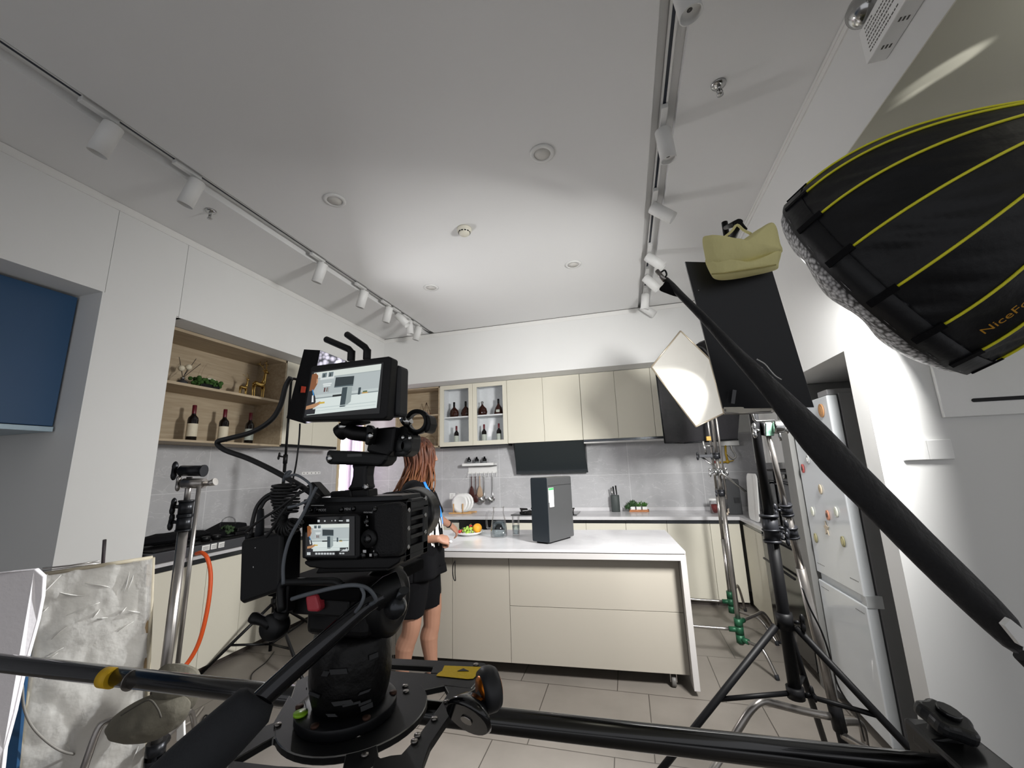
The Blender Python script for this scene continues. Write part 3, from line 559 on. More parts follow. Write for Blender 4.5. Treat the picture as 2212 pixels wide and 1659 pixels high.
MB().box(tp+V((-.115,-.035,.0005)),tp+V((.115,.035,.012))).box(tp+V((-.115,-.035,.01)),tp+V((.115,-.029,.026))).box(tp+V((-.115,.029,.01)),tp+V((.115,.035,.026))).box(tp+V((-.115,-.035,.01)),tp+V((-.109,.035,.026))).box(tp+V((.109,-.035,.01)),tp+V((.115,.035,.026))).build('tray',wood('orange_wood','#c08050','#a86a3e',(4,20,20)),t)
def leaves(mb,o,n,ln,spread,wd,seed,up=.3):
    rd=random.Random(seed)
    for k in range(n):
        a=rd.uniform(0,2*PI); e=rd.uniform(up,1.4); d=V((math.cos(a)*math.cos(e),math.sin(a)*math.cos(e),math.sin(e))); q=o+V((rd.uniform(-spread,spread),rd.uniform(-spread,spread),0)); l=ln*rd.uniform(.6,1)
        mb.sweep([q,q+d*l*.5+Z*.002,q+d*l+Z*.004*rd.uniform(-2,2)],[(wd*.5,wd*.25),(wd,wd*.3),(wd*.1,wd*.1)],6)
for k,(dx,l) in enumerate(((-.07,'white pot of bushy dark succulent, trailing over the tray end'),(.0,'white pot of spiky succulent in the middle of the tray'),(.07,'white pot of bright spiky succulent at the far tray end'))):
    pt=thing('succulent_pot',l,'potted plant',tp+V((dx,0,.0125)),'succulents in the wooden tray'); o=tp+V((dx,0,.0125))
    MB().box(o+V((-.028,-.026,0)),o+V((.028,.026,.048))).build('pot',WHITEP,pt,bevel=.004)
    w=MB(); leaves(w,o+V((0,0,.046)),(70,34,34)[k],(.085,.07,.078)[k],.02,(.013,.006,.0075)[k],k+5)
    if k==0: leaves(w,o+V((-.06,-.02,.03)),40,.05,.02,.011,12,-.5)
    w.build('leaves',GRN2 if k==0 else GRN,pt)
# gas pipe in the corner
YEL=mat('yellow_pipe','#a98a25',.45)
t=thing('gas_pipe','yellow gas pipe with valve on the corner tiles below the black flag','pipe',(1.17,5.45,1.3))
g=[on(x,y,'Y',5.46) for x,y in ((1567,962),(1568,980),(1572,997),(1560,999),(1545,998))]
MB().sweep(g[:3],.012,10).sweep(g[2:],.011,10).build('pipe',YEL,t); MB().ball(g[2],.022).tube(g[2],g[2]+V((.06,-.03,.01)),.006).build('valve',YEL,t); MB().ball(g[4],.016).build('cap',mat('red_cap','#8a3030',.5),t)
g=[on(x,y,'Y',5.45) for x,y in ((1579,962),(1582,972),(1590,984),(1584,991),(1576,985),(1570,978))]
MB().sweep(crom(g,5),.008,8).build('hose',mat('braided_hose','#b5b3ad',.35,metal=.6),t)
MB().box(on(1560,958,'Y',5.47)+V((-.12,-.02,-.03)),on(1590,958,'Y',5.47)+V((.03,.015,.03))).build('manifold',WHITEP,t,bevel=.004)
# ================================================================ bottles
WGL=mat('wine_glass_dark','#0d0808',.06,var=0,spec=.6); CAPR=mat('wine_capsule','#5a1420',.35); LAB=mat('wine_label','#cfc6b0',.7,var=.12,scale=60); LABG=mat('wine_label_grey','#aeb4ab',.7,var=.12,scale=60)
def wine(p,label,group,h=.3,lab=LAB,mw=None):
    t=thing('wine_bottle',label,'bottle',p,group); s=h/.3; p=V(p)+Z*.0005
    MB().lathe([(.001,0),(.035*s,0),(.0375*s,.005),(.0375*s,.175*s),(.034*s,.195*s),(.018*s,.215*s),(.0145*s,.23*s),(.0145*s,.235*s)],p,seg=24).build('bottle_body',WGL,t)
    MB().lathe([(.0148*s,.228*s),(.0152*s,.232*s),(.0155*s,.298*s),(.013*s,.3*s),(.001,.3*s)],p,seg=20).build('capsule',CAPR,t)
    w=MB().lathe([(.0379*s,.04*s),(.0379*s,.145*s)],p,seg=32,cap=False); w.f=[f for i,f in enumerate(w.f) if True]; w.build('label',lab,t)
GW='wine bottles on the oak shelf'
for (x,y),l,lb in (((412,948),'red-capped wine bottle nearest the white pillar on the oak shelf',LAB),((480,951),'red-capped wine bottle in the middle of the oak shelf',LAB),((536,955),'red-capped wine bottle with a grey label at the cabinet end of the oak shelf',LABG)):
    q=on(x,y,'X',-3.58); wine((-3.58,q.y,1.753),l,GW,.315,lb)
GW='wine bottles in the glass cabinet'
for (x,l) in ((986,'wine bottle low in the glass cabinet, behind the first glass door'),(1046,'wine bottle low behind the second glass door, toward the first'),(1078,'wine bottle low behind the second glass door, toward the range hood')):
    q=on(x,945,'Y',5.33); wine((q.x,5.33,1.778),l,GW,.27,LABG)
COG=mat('cognac','#2c1009',.08,var=.1,spec=.5)
for (x,y,k,l) in ((981,895,0,'round amber cognac bottle alone behind the first glass door'),(1006,892,0,'amber cognac bottle half hidden by the door frame in the glass cabinet'),(1042,890,1,'round cognac bottle with a crystal stopper behind the second glass door'),(1077,888,2,'tall-shouldered cognac bottle with dark stopper behind the second glass door')):
    q=on(x,y,'Y',5.33); p=V((q.x,5.33,2.1685)); t=thing('cognac_bottle',l,'bottle',p,'cognac bottles in the glass cabinet')
    b=MB().sweep([p,p+Z*.01,p+Z*.05,p+Z*.1,p+Z*.13,p+Z*.15,p+Z*.16],[(.045,.03),(.06,.035),(.072,.04),(.06,.035),(.03,.022),(.014,.014),(.014,.014)] if k<2 else [(.062,.035),(.066,.037),(.058,.034),(.045,.03),(.024,.02),(.014,.014),(.014,.014)],24); b.build('bottle_body',COG,t)
    if k==1: MB().ball(p+Z*.185,.02).tube(p+Z*.155,p+Z*.17,.013).build('stopper',CHROME,t)
    else: MB().tube(p+Z*.155,p+Z*.22,.015).build('stopper',BLK,t)
    if k==2: MB().rrect(p+V((0,-.037,.05)),X,Z,.05,.035,.008,(0,-.001,0)).build('label',LABG,t)
# oak shelf ornaments
SZ=2.2075
def sh(x,y): return V((-3.6,on(x,y,'X',-3.6).y,SZ))
p=sh(384,824); p.x=-3.55; t=thing('reed_diffuser','dark glass reed diffuser with white pompom flowers on the top oak shelf','diffuser',p)
MB().lathe([(.001,0),(.035,0),(.042,.008),(.038,.04),(.012,.055),(.012,.075),(.001,.075)],p,seg=20).build('bottle',mat('smoke_dark','#37373a',.08,spec=.7),t); MB().lathe([(.013,.06),(.016,.062),(.016,.076),(.001,.078)],p,seg=16).build('collar',CHROME,t)
w=MB();ww=MB()
for dx,dy,h,fl in ((0,-.05,.24,0),(.0,-.02,.15,1),(.01,.03,.17,1),(0,.09,.26,0),(.02,.12,.22,0),(-.02,.0,.13,0)):
    e=p+V((dx,dy,h)); w.tube(p+Z*.07,e,.0022,seg=6)
    if fl: ww.ball(e,.025,12,8)
w.build('reeds',mat('reed_dark','#2c2622',.7),t); ww.build('flowers',mat('pompom','#d8cfb8',.9,bump=.6,bscale=150),t)
p=sh(438,838); p.x=-3.56; t=thing('planter','black rectangular planter of green moss with a white rose on the top oak shelf','planter',p)
MB().box(p+V((-.035,-.075,0)),p+V((.035,.1,.055))).build('trough',BLK,t,bevel=.003)
w=MB(); rd=random.Random(4)
for k in range(90): w.ball(p+V((rd.uniform(-.045,.045),rd.uniform(-.12,.115),rd.uniform(.045,.095))),rd.uniform(.008,.02),8,6)
w.build('foliage',mat('moss_green','#34551f',.8,var=.4,scale=60,bump=.6,bscale=120),t)
w=MB()
for k in range(14):
    a=k*2.4; rr=.006+.0026*k; d_=V((math.cos(a)*.5+.25,math.sin(a),.6)); w.ball(p+V((.01,.02,.1))+V((math.cos(a)*rr*.6,math.sin(a)*rr,.012-.0008*k)),(.014,.016,.008),10,6,R=M.Rotation(a,3,'Z')@M.Rotation(.6,3,'Y'))
w.build('rose',mat('rose_white','#d9d6c4',.7),t)
w=MB()
for dy,h in ((-.06,.22),(-.03,.24),(.0,.15)): w.sweep(crom([p+V((-.02,dy,.06)),p+V((-.02,dy-.01,h*.6)),p+V((-.015,dy+.02,h)),p+V((-.01,dy+.05,h+.005))],4),.0015,5)
w.build('twigs',mat('twig','#9c8b74',.8),t)
GOLD=mat('polished_gold','#b89a5c',.18,metal=1,var=.05)
def deer(p,s,label,ant):
    t=thing('deer_ornament',label,'ornament',p,'gold deer on the oak shelf'); w=MB(); P=lambda y,z,x=0:V(p)+V((x,y,z))*s
    w.sweep([P(-.075,.17),P(-.05,.185),P(0,.18),P(.05,.185),P(.07,.2)],[.02*s,.034*s,.03*s,.036*s,.024*s],12)
    w.sweep([P(.055,.195),P(.075,.26),P(.08,.33),P(.085,.36)],[.03*s,.02*s,.015*s,.015*s],10); w.sweep([P(.07,.365),P(.1,.362),P(.125,.345)],[.019*s,.017*s,.008*s],10)
    for yy,xx in ((-.06,.015),(-.06,-.015),(.06,.015),(.06,-.015)): w.sweep([P(yy,.18,xx),P(yy+(.005 if yy>0 else -.012),.1,xx),P(yy,.006,xx),P(yy+.004,.0005,xx)],[.016*s,.008*s,.006*s,.008*s],8)
    w.sweep([P(-.075,.18),P(-.09,.15)],[.008*s,.004*s],6)
    for xx in (.018,-.018): w.sweep([P(.075,.37,xx),P(.065,.385,xx*2.2)],[.008*s,.003*s],6)
    w.build('body',GOLD,t)
    a=MB()
    for sx in (1,-1):
        a.sweep(crom([P(.078,.375,.008*sx),P(.06,.42,.03*sx),P(.03,.45,.05*sx),P(0,.455,.055*sx)],3),.0045*s,6)
        if ant: a.sweep([P(.06,.42,.03*sx),P(.075,.46,.035*sx)],.004*s,6); a.sweep([P(.03,.45,.05*sx),P(.04,.49,.05*sx)],.004*s,6)
    a.build('antlers',GOLD,t)
q=sh(512,852); q.x=-3.53; deer(q,.48,'small gold deer standing on the top oak shelf',0); q=sh(545,857); q.x=-3.53; deer(q,.82,'large gold deer with branching antlers on the top oak shelf',1)
# glass ornament on the open back shelf
p=V((on(921,898,'Y',5.33).x,5.33,2.2185)); t=thing('terrarium','small triangular wire ornament with a red leaf on the open back shelf','ornament',p)
ap=p+Z*.2; w=MB(); bs=[p+V((math.cos(a)*.075,math.sin(a)*.05,.004)) for a in (0,PI/2,PI,1.5*PI)]
for k in range(4): w.tube(bs[k],ap,.003,seg=6); w.tube(bs[k],bs[(k+1)%4],.003,seg=6)
w.build('frame',mat('bronze','#5d4535',.4,metal=.7),t); w=MB(); leaves(w,p+Z*.004,9,.09,.02,.012,9); w.build('leaf',mat('red_leaf','#a5402c',.6),t)
p=V((on(928,955,'Y',5.33).x,5.33,1.7785)); t=thing('glass_cloche','clear glass cloche with a round knob on the lower open back shelf','cloche',p)
MB().lathe([(.085,.001),(.085,.08),(.07,.13),(.035,.155),(.012,.16),(.012,.17),(.02,.18),(.001,.2)],p,seg=28,cap=False).build('dome',thin('cloche_glass','#ffffff',.08),t); MB().lathe([(.001,0),(.1,0),(.1,.01),(.001,.01)],p,seg=28).build('base',WD,t)
# ================================================================ island
RZ=math.radians(3); IO=V((.33,3.085,0))
t=thing('kitchen_island','cream kitchen island on casters with a white quartz top and two wide drawers','island',IO,local=True,rz=RZ)
ISL=mat('island_cream','#a09a8f',.5,var=.015,scale=4); ISF=mat('island_frame','#b3b0ae',.5,var=.015)
IL=-2.32; ID=.93
MB().box((IL,0,.852),(0,ID,.87)).build('worktop',MARBLE,t,bevel=.002)
MB().box((IL+.006,.006,.846),(-.006,ID-.006,.8525)).build('shadow_gap',mat('island_gap','#5b5650',.7),t)
MB().box((IL,.002,.808),(-.036,.03,.846)).box((-.036,.002,.04),(0,ID-.002,.846)).box((IL,.002,.04),(IL+.036,ID-.002,.846)).build('frame',ISF,t,bevel=.001)
MB().box((IL+.036,.112,.10),(-.036,ID-.02,.846)).build('carcass',ISL,t)
W=lambda x: (x-.33)/math.cos(RZ)
for a,b,z0,z1,nm in ((IL+.037,W(-1.80),.09,.806,'door'),(W(-1.797),W(-1.346),.09,.806,'door'),(W(-1.343),W(-.902),.09,.806,'door'),(W(-.899),-.038,.09,.462,'drawer'),(W(-.899),-.038,.465,.806,'drawer')):
    MB().box((a,.092,z0),(b,.11,z1)).build(nm,ISL,t,bevel=.0012)
CST=mat('caster_grey','#5a5855',.5)
for xx,yy in ((-.14,.14),(-.14,.8),(IL+.14,.14),(IL+.14,.8)):
    ct=MB().box((xx-.03,yy-.03,.088),(xx+.03,yy+.03,.0995)).box((xx-.022,yy-.02,.03),(xx-.016,yy+.015,.09)).box((xx+.016,yy-.02,.03),(xx+.022,yy+.015,.09)).build('caster',STEEL,t); MB().lathe([(.001,-.014),(.03,-.014),(.033,-.01),(.033,.01),(.03,.014),(.001,.014)],(xx,yy-.01,.0335),X,20).build('wheel',CST,ct)
TOP=.87
t=thing('black_strap','black looped strap hanging on the island edge beside the woman','strap',(-1.27,2.97,.55))
w=MB(); pts=[on(x,y,'Y',2.975) for x,y in ((983,1211),(979,1220),(978,1235),(980,1250),(984,1254),(983,1240),(983,1222),(983,1211))]; w.sweep(crom(pts,4),.006,6,sy=.5); w.build('loop',BLK,t)
# dark appliance tower
a,b,c_=[on(x,y,'Z',TOP+.012) for x,y in ((1151,1169),(1188,1173),(1232,1150))]
ux=(b-a); ux.z=0; wx=ux.length; ux.normalize(); uy=V((-ux.y,ux.x,0)); dy_=max(.3,(c_-b).dot(uy)); dy_=min(dy_*.70,.36)
t=thing('appliance_tower','tall dark grey appliance tower standing on the island top','appliance',(a+b)/2)
tm=(a+b)/2+uy*dy_/2; hh=.485
TF=mat('tower_front','#20262b',.35,var=.03); TS=mat('tower_side','#5a5b5c',.3,metal=.5,var=.03,scale=60,stretch=(1,1,40))
w=MB(); w.rrect(tm+uy*(-dy_/2)+Z*(hh/2+.0),ux,Z,wx,hh,.012,uy*dy_); w.build('body',TS,t,bevel=.004)
w=MB(); w.rrect(tm+uy*(-dy_/2-.004)+Z*(hh/2),ux,Z,wx*.995,hh*.995,.012,uy*.0035); w.build('front_panel',TF,t,bevel=.002)
w=MB(); w.obox(tm+Z*(-.006),ux*(wx*.38),uy*(dy_*.42),Z*.0055); w.build('foot',BLK,t)
w=MB(); w.obox(tm+ux*(wx/2+.0005)+Z*(hh*.865),ux*.0006,uy*dy_*.49,Z*.0012); w.build('seam',DARKM,t)
sx=tm+ux*(wx/2+.001)-uy*dy_*.37
w=MB(); w.obox(sx+Z*hh*.72,ux*.0006,uy*.035,Z*.055); w.obox(sx+uy*.004+Z*hh*.59,ux*.0006,uy*.03,Z*.028); st=w.build('stickers',WHITEP,t)
w=MB(); w.obox(sx+ux*.001+Z*(hh*.72+.045),ux*.0004,uy*.033,Z*.008); w.build('green_header',mat('sticker_green','#3e9a57',.5),st)
# jug and glass of water
WATER=thin('water','#e4ecee',.2); THIN=thin('thin_glass','#ffffff',.07)
p=on(1078,1160,'Z',TOP); t=thing('water_jug','clear glass jug half full of water on the island top','jug',p); p=p+Z*.0005
MB().lathe([(.001,0),(.066,0),(.074,.01),(.072,.06),(.06,.14),(.046,.2),(.048,.235),(.052,.25),(.049,.25),(.045,.235),(.043,.2),(.057,.14),(.069,.06),(.07,.014),(.001,.008)],p,seg=32).build('body',THIN,t)
MB().lathe([(.001,.01),(.068,.012),(.0675,.06),(.0585,.13),(.001,.13)],p,seg=32).build('water',WATER,t)
MB().sweep(crom([p+V((-.05,-.01,.2)),p+V((-.09,-.015,.21)),p+V((-.105,-.015,.17)),p+V((-.1,-.015,.08)),p+V((-.068,-.01,.07))],5),.008,8).build('handle',thin('glass_handle','#ffffff',.25,.1),t)
p=on(1115,1157,'Z',TOP); t=thing('drinking_glass','tall straight glass of water on the island beside the jug','glass',p); p=p+Z*.0005
MB().lathe([(.001,0),(.03,0),(.034,.165),(.0325,.165),(.0285,.012),(.001,.01)],p,seg=28).build('body',THIN,t); MB().lathe([(.001,.0115),(.0283,.013),(.0305,.085),(.001,.085)],p,seg=28).build('water',WATER,t)
# fruit plate
fp=on(1013,1155,'Z',TOP); MB().lathe([(.001,.001),(.08,.001),(.095,.006),(.14,.028),(.141,.031),(.095,.011),(.08,.006),(.001,.006)],fp,seg=44).build('fruit_plate',PL,label='white plate of mixed fruit on the island under the woman\'s hand',cat='plate')
MB().ball(fp+V((.085,-.01,.058)),.041,24,16).build('orange',mat('orange_peel','#d6951f',.45,bump=.3,bscale=300),label='whole orange at the edge of the fruit plate',cat='orange')
t=thing('grapes','bunch of green grapes on the fruit plate beside the orange','grapes',fp+V((.01,-.03,.01))); w=MB(); rd=random.Random(2)
for k in range(30): w.ball(fp+V((.005+rd.uniform(-.045,.04),-.04+rd.uniform(-.03,.03),.022+rd.uniform(0,.045))),.0115,10,8)
w.build('berries',mat('grape_green','#8fae45',.25,var=.15,coat=.4),t); MB().sweep(crom([fp+V((.0,-.02,.06)),fp+V((.01,0,.085)),fp+V((.02,.01,.09))],4),.002,6).build('stem',GRN2,t)
SB=mat('strawberry','#a8281f',.4,var=.2,scale=80)
for k,(dx,dy,dz) in enumerate(((-.06,.0,.03),(-.03,.03,.04),(-.075,-.035,.03),(.03,.035,.045),(.005,.03,.068))):
    t=thing('strawberry',('strawberry on the fruit plate under the fingertips','strawberry behind the grapes on the fruit plate','strawberry at the woman\'s end of the fruit plate','strawberry near the orange on the fruit plate','strawberry on top of the grapes')[k],'strawberry',fp+V((dx,dy,dz-.02)),'strawberries on the plate')
    MB().lathe([(.001,-.02),(.008,-.014),(.016,0),(.017,.01),(.001,.016)],fp+V((dx,dy,dz)),(.3,.2*k-.3,1),14).build('fruit',SB,t); w=MB(); leaves(w,fp+V((dx,dy,dz+.014)),6,.014,.002,.004,k); w.build('calyx',GRN,t)
# ================================================================ film equipment, helpers
import mathutils.noise as mnz
def pillow(mb,pts,nrm,th,rings=7,back=1.0,puff=.5,rough=.14):
    pts=[V(p) for p in pts]; n=len(pts); c=sum(pts,V((0,0,0)))/n; nrm=V(nrm).normalized()
    vs=[];fs=[]
    for side in (1,-1):
        o=len(vs)
        for k in range(rings+1):
            s=k/rings; h=th*(1-(1-s)**2)**puff*(side if side>0 else -back)
            for p in pts:
                q=c+(p-c)*(1-s*.999); nz=mnz.noise(q*14)+.6*mnz.noise(q*33); vs.append(q+nrm*(h+side*min(1,s*3)*th*rough*nz))
        for k in range(rings):
            for i in range(n):
                j=(i+1)%n; fs.append((o+k*n+i,o+k*n+j,o+(k+1)*n+j,o+(k+1)*n+i))
    return mb.add(vs,fs,True)
def smooth_loop(pts,n=4):
    pts=[V(p) for p in pts]; m=len(pts); out=[]
    for i in range(m):
        a,b,c,d=pts[i-1],pts[i],pts[(i+1)%m],pts[(i+2)%m]
        for k in range(n):
            t=k/n; out.append(.5*((2*b)+(c-a)*t+(2*a-5*b+4*c-d)*t*t+(3*b-a-3*c+d)*t**3))
    return out
def clutter_knob(mb,p,d,r=.012,l=.03):
    p=V(p); d=V(d).normalized(); x,y=frame_of(d)
    mb.tube(p,p+d*l,r*.5,seg=8); mb.ball(p+d*(l+r*.6)+y*r*1.1,(r*.7,r*.7,r*1.3),8,6); mb.ball(p+d*(l+r*.6)-y*r*1.1,(r*.7,r*.7,r*1.3),8,6); mb.bar(p+d*(l+r*.6)-y*r*1.4,p+d*(l+r*.6)+y*r*1.4,r*.9,r*.9)
GREEN=mat('green_paint','#1f5138',.45,metal=.3)
def grip_head(t,c,axis,m,name='grip_head'):
    c=V(c); a=V(axis).normalized(); w=MB().lathe([(.001,-.022),(.026,-.022),(.03,-.018),(.03,-.004),(.02,-.002),(.02,.002),(.03,.004),(.03,.018),(.026,.022),(.001,.022)],c,a,20)
    w.obox(c-Z*.03,a*.014,a.cross(Z).normalized()*.016,Z*.022); clutter_knob(w,c+a*.02,a,.014,.02); clutter_knob(w,c-Z*.035-a*.0,-a,.011,.03)
    return w.build(name,m,t)
def cstand(name,label,base,top,legs,m,hubm,hub=.30,r=.0175,collars=(),group='chrome C-stands',stage=None):
    """turtle-base stand: legs = [(azimuth, hub height offset, reach)]"""
    base=V(base); top=V(top); t=thing(name,label,'light stand',(base.x,base.y,0),group); d=(top-base).normalized()
    at=lambda z: base+d*((z-base.z)/d.z)
    st=stage or [(hub-.08,.75,r),(.75,1.2,r*.82),(1.2,top.z,r*.66)]
    for z0,z1,rr in st:
        if z1>z0: MB().tube(at(z0),at(min(z1,top.z)),rr,seg=16).build('riser',m,t)
    for z0 in collars:
        w=MB().tube(at(z0-.022),at(z0+.022),r*1.45,seg=14).tube(at(z0+.018),at(z0+.026),r*1.65,seg=14); clutter_knob(w,at(z0)+V((-.022,-.008,0)),(-1,-.3,0),.012,.012); w.build('collar',MATS.get('collar_grey') or mat('collar_grey','#222327',.4,metal=.4),t)
    for az,dz,reach in legs:
        dr=V((math.cos(az),math.sin(az),0)); h=at(hub+dz); s=MB(); s.tube(h-Z*.028,h+Z*.028,r*1.7,seg=14); s.tube(h,h+dr*.07,r*1.05,seg=12); s.build('leg_socket',hubm,t)
        e=V((h.x,h.y,0))+dr*reach
        MB().sweep(crom([h+dr*.05,h+dr*reach*.45,h+dr*reach*.62+Z*.0,h+dr*reach*.74-Z*(hub+dz)*.18,V((h.x,h.y,(hub+dz)*.5))+dr*reach*.86,e+Z*.012],4),.0115,12).build('leg',m,t)
        MB().tube(e+Z*.0,e+Z*.03-dr*.006,.014,seg=10).build('foot_cap',RUB,t)
    return t
# ================================================================ slider rails and dolly
RZZ=1.08; RR=.0164
y0=on(500,1507,'Z',RZZ).y; y1=on(1300,1590,'Z',RZZ).y; ry=lambda x: .617+.012*(x+.3)
t=thing('slider_track','long black slider rail crossing under the camera, with a yellow tape ring','slider',(-.4,.62,RZZ))
r0=on(0,1432,'Z',RZZ); r1=on(1750,1634,'Z',RZZ); dr=(r1-r0).normalized(); ra=r0-dr*.4; rb=r0+dr*((r1-r0).length+.16)
RAILM=mat('rail_black','#0a0a0c',.2,metal=0,var=.2,scale=40,spec=.5,coat=.5)
MB().tube(ra,rb,RR,seg=24).build('rail',RAILM,t)
q=on(236,1464,'Z',RZZ); MB().tube(q-dr*.012,q+dr*.012,RR+.0008,seg=24).build('tape_ring',mat('yellow_tape','#d9ad1c',.5,var=.05),t)
q=on(283,1470,'Z',RZZ); MB().tube(q-dr*.0012,q+dr*.0012,RR+.0005,seg=24).build('joint_ring',STEEL,t)
nr=MB().tube(ra-Y*.26+dr*.3,rb-Y*.26,RR,seg=24).build('rail',RAILM,t)
# end clamp with knob
k0=rb; e=MB(); e.obox(k0+dr*.01-Y*.10,dr*.03,Y*.17,Z*.022); e.build('end_plate',BLKM,t,bevel=.004)
arm=[on(x,y,'Y',.70) for x,y in ((2010,1600),(2060,1592),(2110,1622),(2160,1659),(2200,1700),(2080,1700),(2010,1640))]
MB().prism(arm,(0,.035,0)).build('clamp_arm',BLKM,t,bevel=.003)
kc=on(2040,1570,'Y',.715); ku=V((.28,-.2,.94)).normalized(); x_,y_=frame_of(ku); pts=[]
for i in range(40):
    a=2*PI*i/40; rr=.0275*(1+.10*math.cos(5*a)); pts.append(kc+x_*math.cos(a)*rr+y_*math.sin(a)*rr)
w=MB().prism(pts,ku*.017); kn=w.build('clamp_knob',mat('knob_black','#17181a',.4,var=.2),t,bevel=.006,bseg=3); MB().tube(kc+ku*.0175,kc+ku*.024,.012).build('knob_cap',BLKG,kn); MB().tube(kc-ku*.05,kc-ku*.0005,.014,seg=14).build('knob_stem',BLK,kn)
# dolly plate
PZ=1.135; P=lambda x,y: on(x,y,'Z',PZ)
t=thing('camera_dolly','black skeleton dolly plate on wheels carrying the fluid head, yellow tape on one corner','dolly',P(745,1560))
DM=mat('dolly_black','#111214',.55,metal=.1,var=.12,scale=60)
pc=P(745,1545)
w=MB(); th=V((0,0,-.009))
dcn=P(768,1530)
disc=[dcn+V((math.cos(a*PI/24)*.096,math.sin(a*PI/24)*.096,0)) for a in range(48)]
w.prism(disc,th)
def pl(*q,dz=0): w.prism([P(x,y)+Z*dz for x,y in q],th)
pl((838,1421),(1046,1431),(1052,1437),(1038,1462),(930,1453),(936,1440),(838,1434),dz=-.0001)
pl((838,1448),(940,1455),(962,1451),(1038,1462),(1018,1487),(960,1480),(905,1492),(892,1502),(850,1500),dz=-.0002)
pl((1018,1486),(1040,1460),(1052,1437),(1045,1462),(1024,1488),(993,1506),(975,1540),(930,1606),(917,1640),(910,1675),(800,1675),(807,1640),(845,1630),(866,1628),(905,1585),(952,1520),(968,1495),(960,1480),dz=-.0003)
pl((812,1600),(850,1590),(815,1608),(818,1632),(830,1640),(800,1660),(740,1660),(748,1618),dz=-.0004)
pl((625,1500),(590,1560),(548,1575),(495,1605),(455,1640),(440,1690),(480,1690),(497,1645),(575,1600),(590,1592),(612,1600),(650,1618),(700,1625),(740,1610),dz=-.0005)
pl((495,1640),(600,1652),(760,1660),(760,1690),(480,1690),dz=-.0006)
pl((640,1470),(700,1440),(720,1440),(690,1500),(620,1530),dz=-.0007)
pl_=w.build('plate',[DM,mat('bare_edge','#8b8b89',.3,metal=.9,var=.2)],t,bevel=.0011,bseg=1); pl_.modifiers['bevel'].material=1
tp=[P(x,y)+Z*.0006 for x,y in ((960,1439),(1040,1442),(1042,1448),(1022,1467),(1010,1468),(942,1461),(946,1456),(955,1450))]
MB().prism(tp,(0,0,.0004)).build('tape',mat('yellow_gaffer','#f2cb22',.75,var=.06,bump=.2),t)
MB().prism([P(x,y)+Z*.0012 for x,y in ((988,1452),(1001,1446),(1013,1452))],(0,0,.0006)).build('tape_tear',BLK,t)
w=MB()
for x,y in ((875,1483),(877,1495),(965,1517),(938,1554),(773,1590),(788,1632),(902,1590),(895,1603),(600,1567),(1028,1437)): w.lathe([(.0045,0),(.0042,.002),(.001,.0026)],P(x,y)+Z*.0002,seg=10)
w.build('screws',STEEL,t)
put=MB(); put_text(put,'DIGISLIDER'[:0]+'',.006,P(848,1427),X,Y) if False else None
# wheel sets along the frame side
def wheel_set(p,ax):
    a=V(ax).normalized(); MB().lathe([(.012,-.011),(.023,-.012),(.027,-.005),(.027,.005),(.023,.012),(.012,.011)],p,a,28).build('wheel',mat('urethane','#232427',.5,var=.15),t); MB().lathe([(.001,-.015),(.015,-.015),(.018,-.0115),(.018,.0115),(.015,.015),(.001,.015)],p,a,20).build('wheel_hub',mat('orange_anodised','#c06a14',.3,metal=.8),t)
wc=dp(1056,1488,.555); wheel_set(wc,V((.8,.6,.05)))
cn=dp(1008,1555,.515); ct=dp(1026,1512,.535); MB().sweep([ct,ct.lerp(cn,.45),ct.lerp(cn,.85),cn],[.016,.026,.033,.029],24).build('side_roller',BLKG,t); MB().tube(cn,cn+(cn-ct).normalized()*.0015,.008,seg=12).build('roller_bolt',STEEL,t)
h0=P(1030,1470)-Z*.006; MB().prism([P(1035,1462)-Z*.009,P(1050,1440)-Z*.009,P(1046,1470)-Z*.009,P(1020,1492)-Z*.009],(0,0,-.035)).build('wheel_bracket',mat('orange_bracket','#b8660f',.35,metal=.6),t,bevel=.001)
MB().bar(wc,cn.lerp(ct,.6),.012,.012).build('axle',BLK,t)
for x,y in ((720,1655),(845,1490)): wheel_set(P(x,y)-Z*.035,(0,.5,.86))
# ================================================================ fluid head
PY=lambda x,y,Yv=.5: on(x,y,'Y',Yv)
t=thing('fluid_head','black fluid tripod head with a red lever and a padded pan handle','tripod head',pc)
hc=lambda y: PY(750,y,.535)
fz=PZ+.0005; bx=pc.x; by=pc.y+.004
zof=lambda y: PY(750,y,by).z
MB().lathe([(.001,0),(.062,0),(.064,.004),(.064,.014),(.057,.016),(.052,.017),(.001,.017)],(bx,by,fz),seg=48).build('bowl_flange',mat('flange_black','#16171a',.35,metal=.4),t,bevel=.0008)
for k in range(6):
    a=k*PI/3+.5; MB().lathe([(.005,0),(.005,.003),(.001,.0035)],(bx+math.cos(a)*.059,by+math.sin(a)*.059,fz+.0145),seg=10).build('bolt',mat('rusty_bolt','#4a342b',.6,metal=.6),t)
MB().lathe([(.001,0),(.0085,0),(.0085,.003),(.001,.0035)],(bx-.036,by-.044,fz+.0165),seg=20).build('spirit_level',mat('level_green','#8fc22c',.3),t)
zt=zof(1385)-.0
MB().lathe([(.046,.0165),(.050,.03),(.053,.05),(.053,.08),(.051,.095),(.048,.105),(.001,.106)],(bx+.004,by,fz),seg=40).build('bowl_clamp',mat('worn_black','#070708',.4,var=.5,scale=40,bump=.25,bscale=40,spec=.3),t)
w=MB(); rd=random.Random(5)
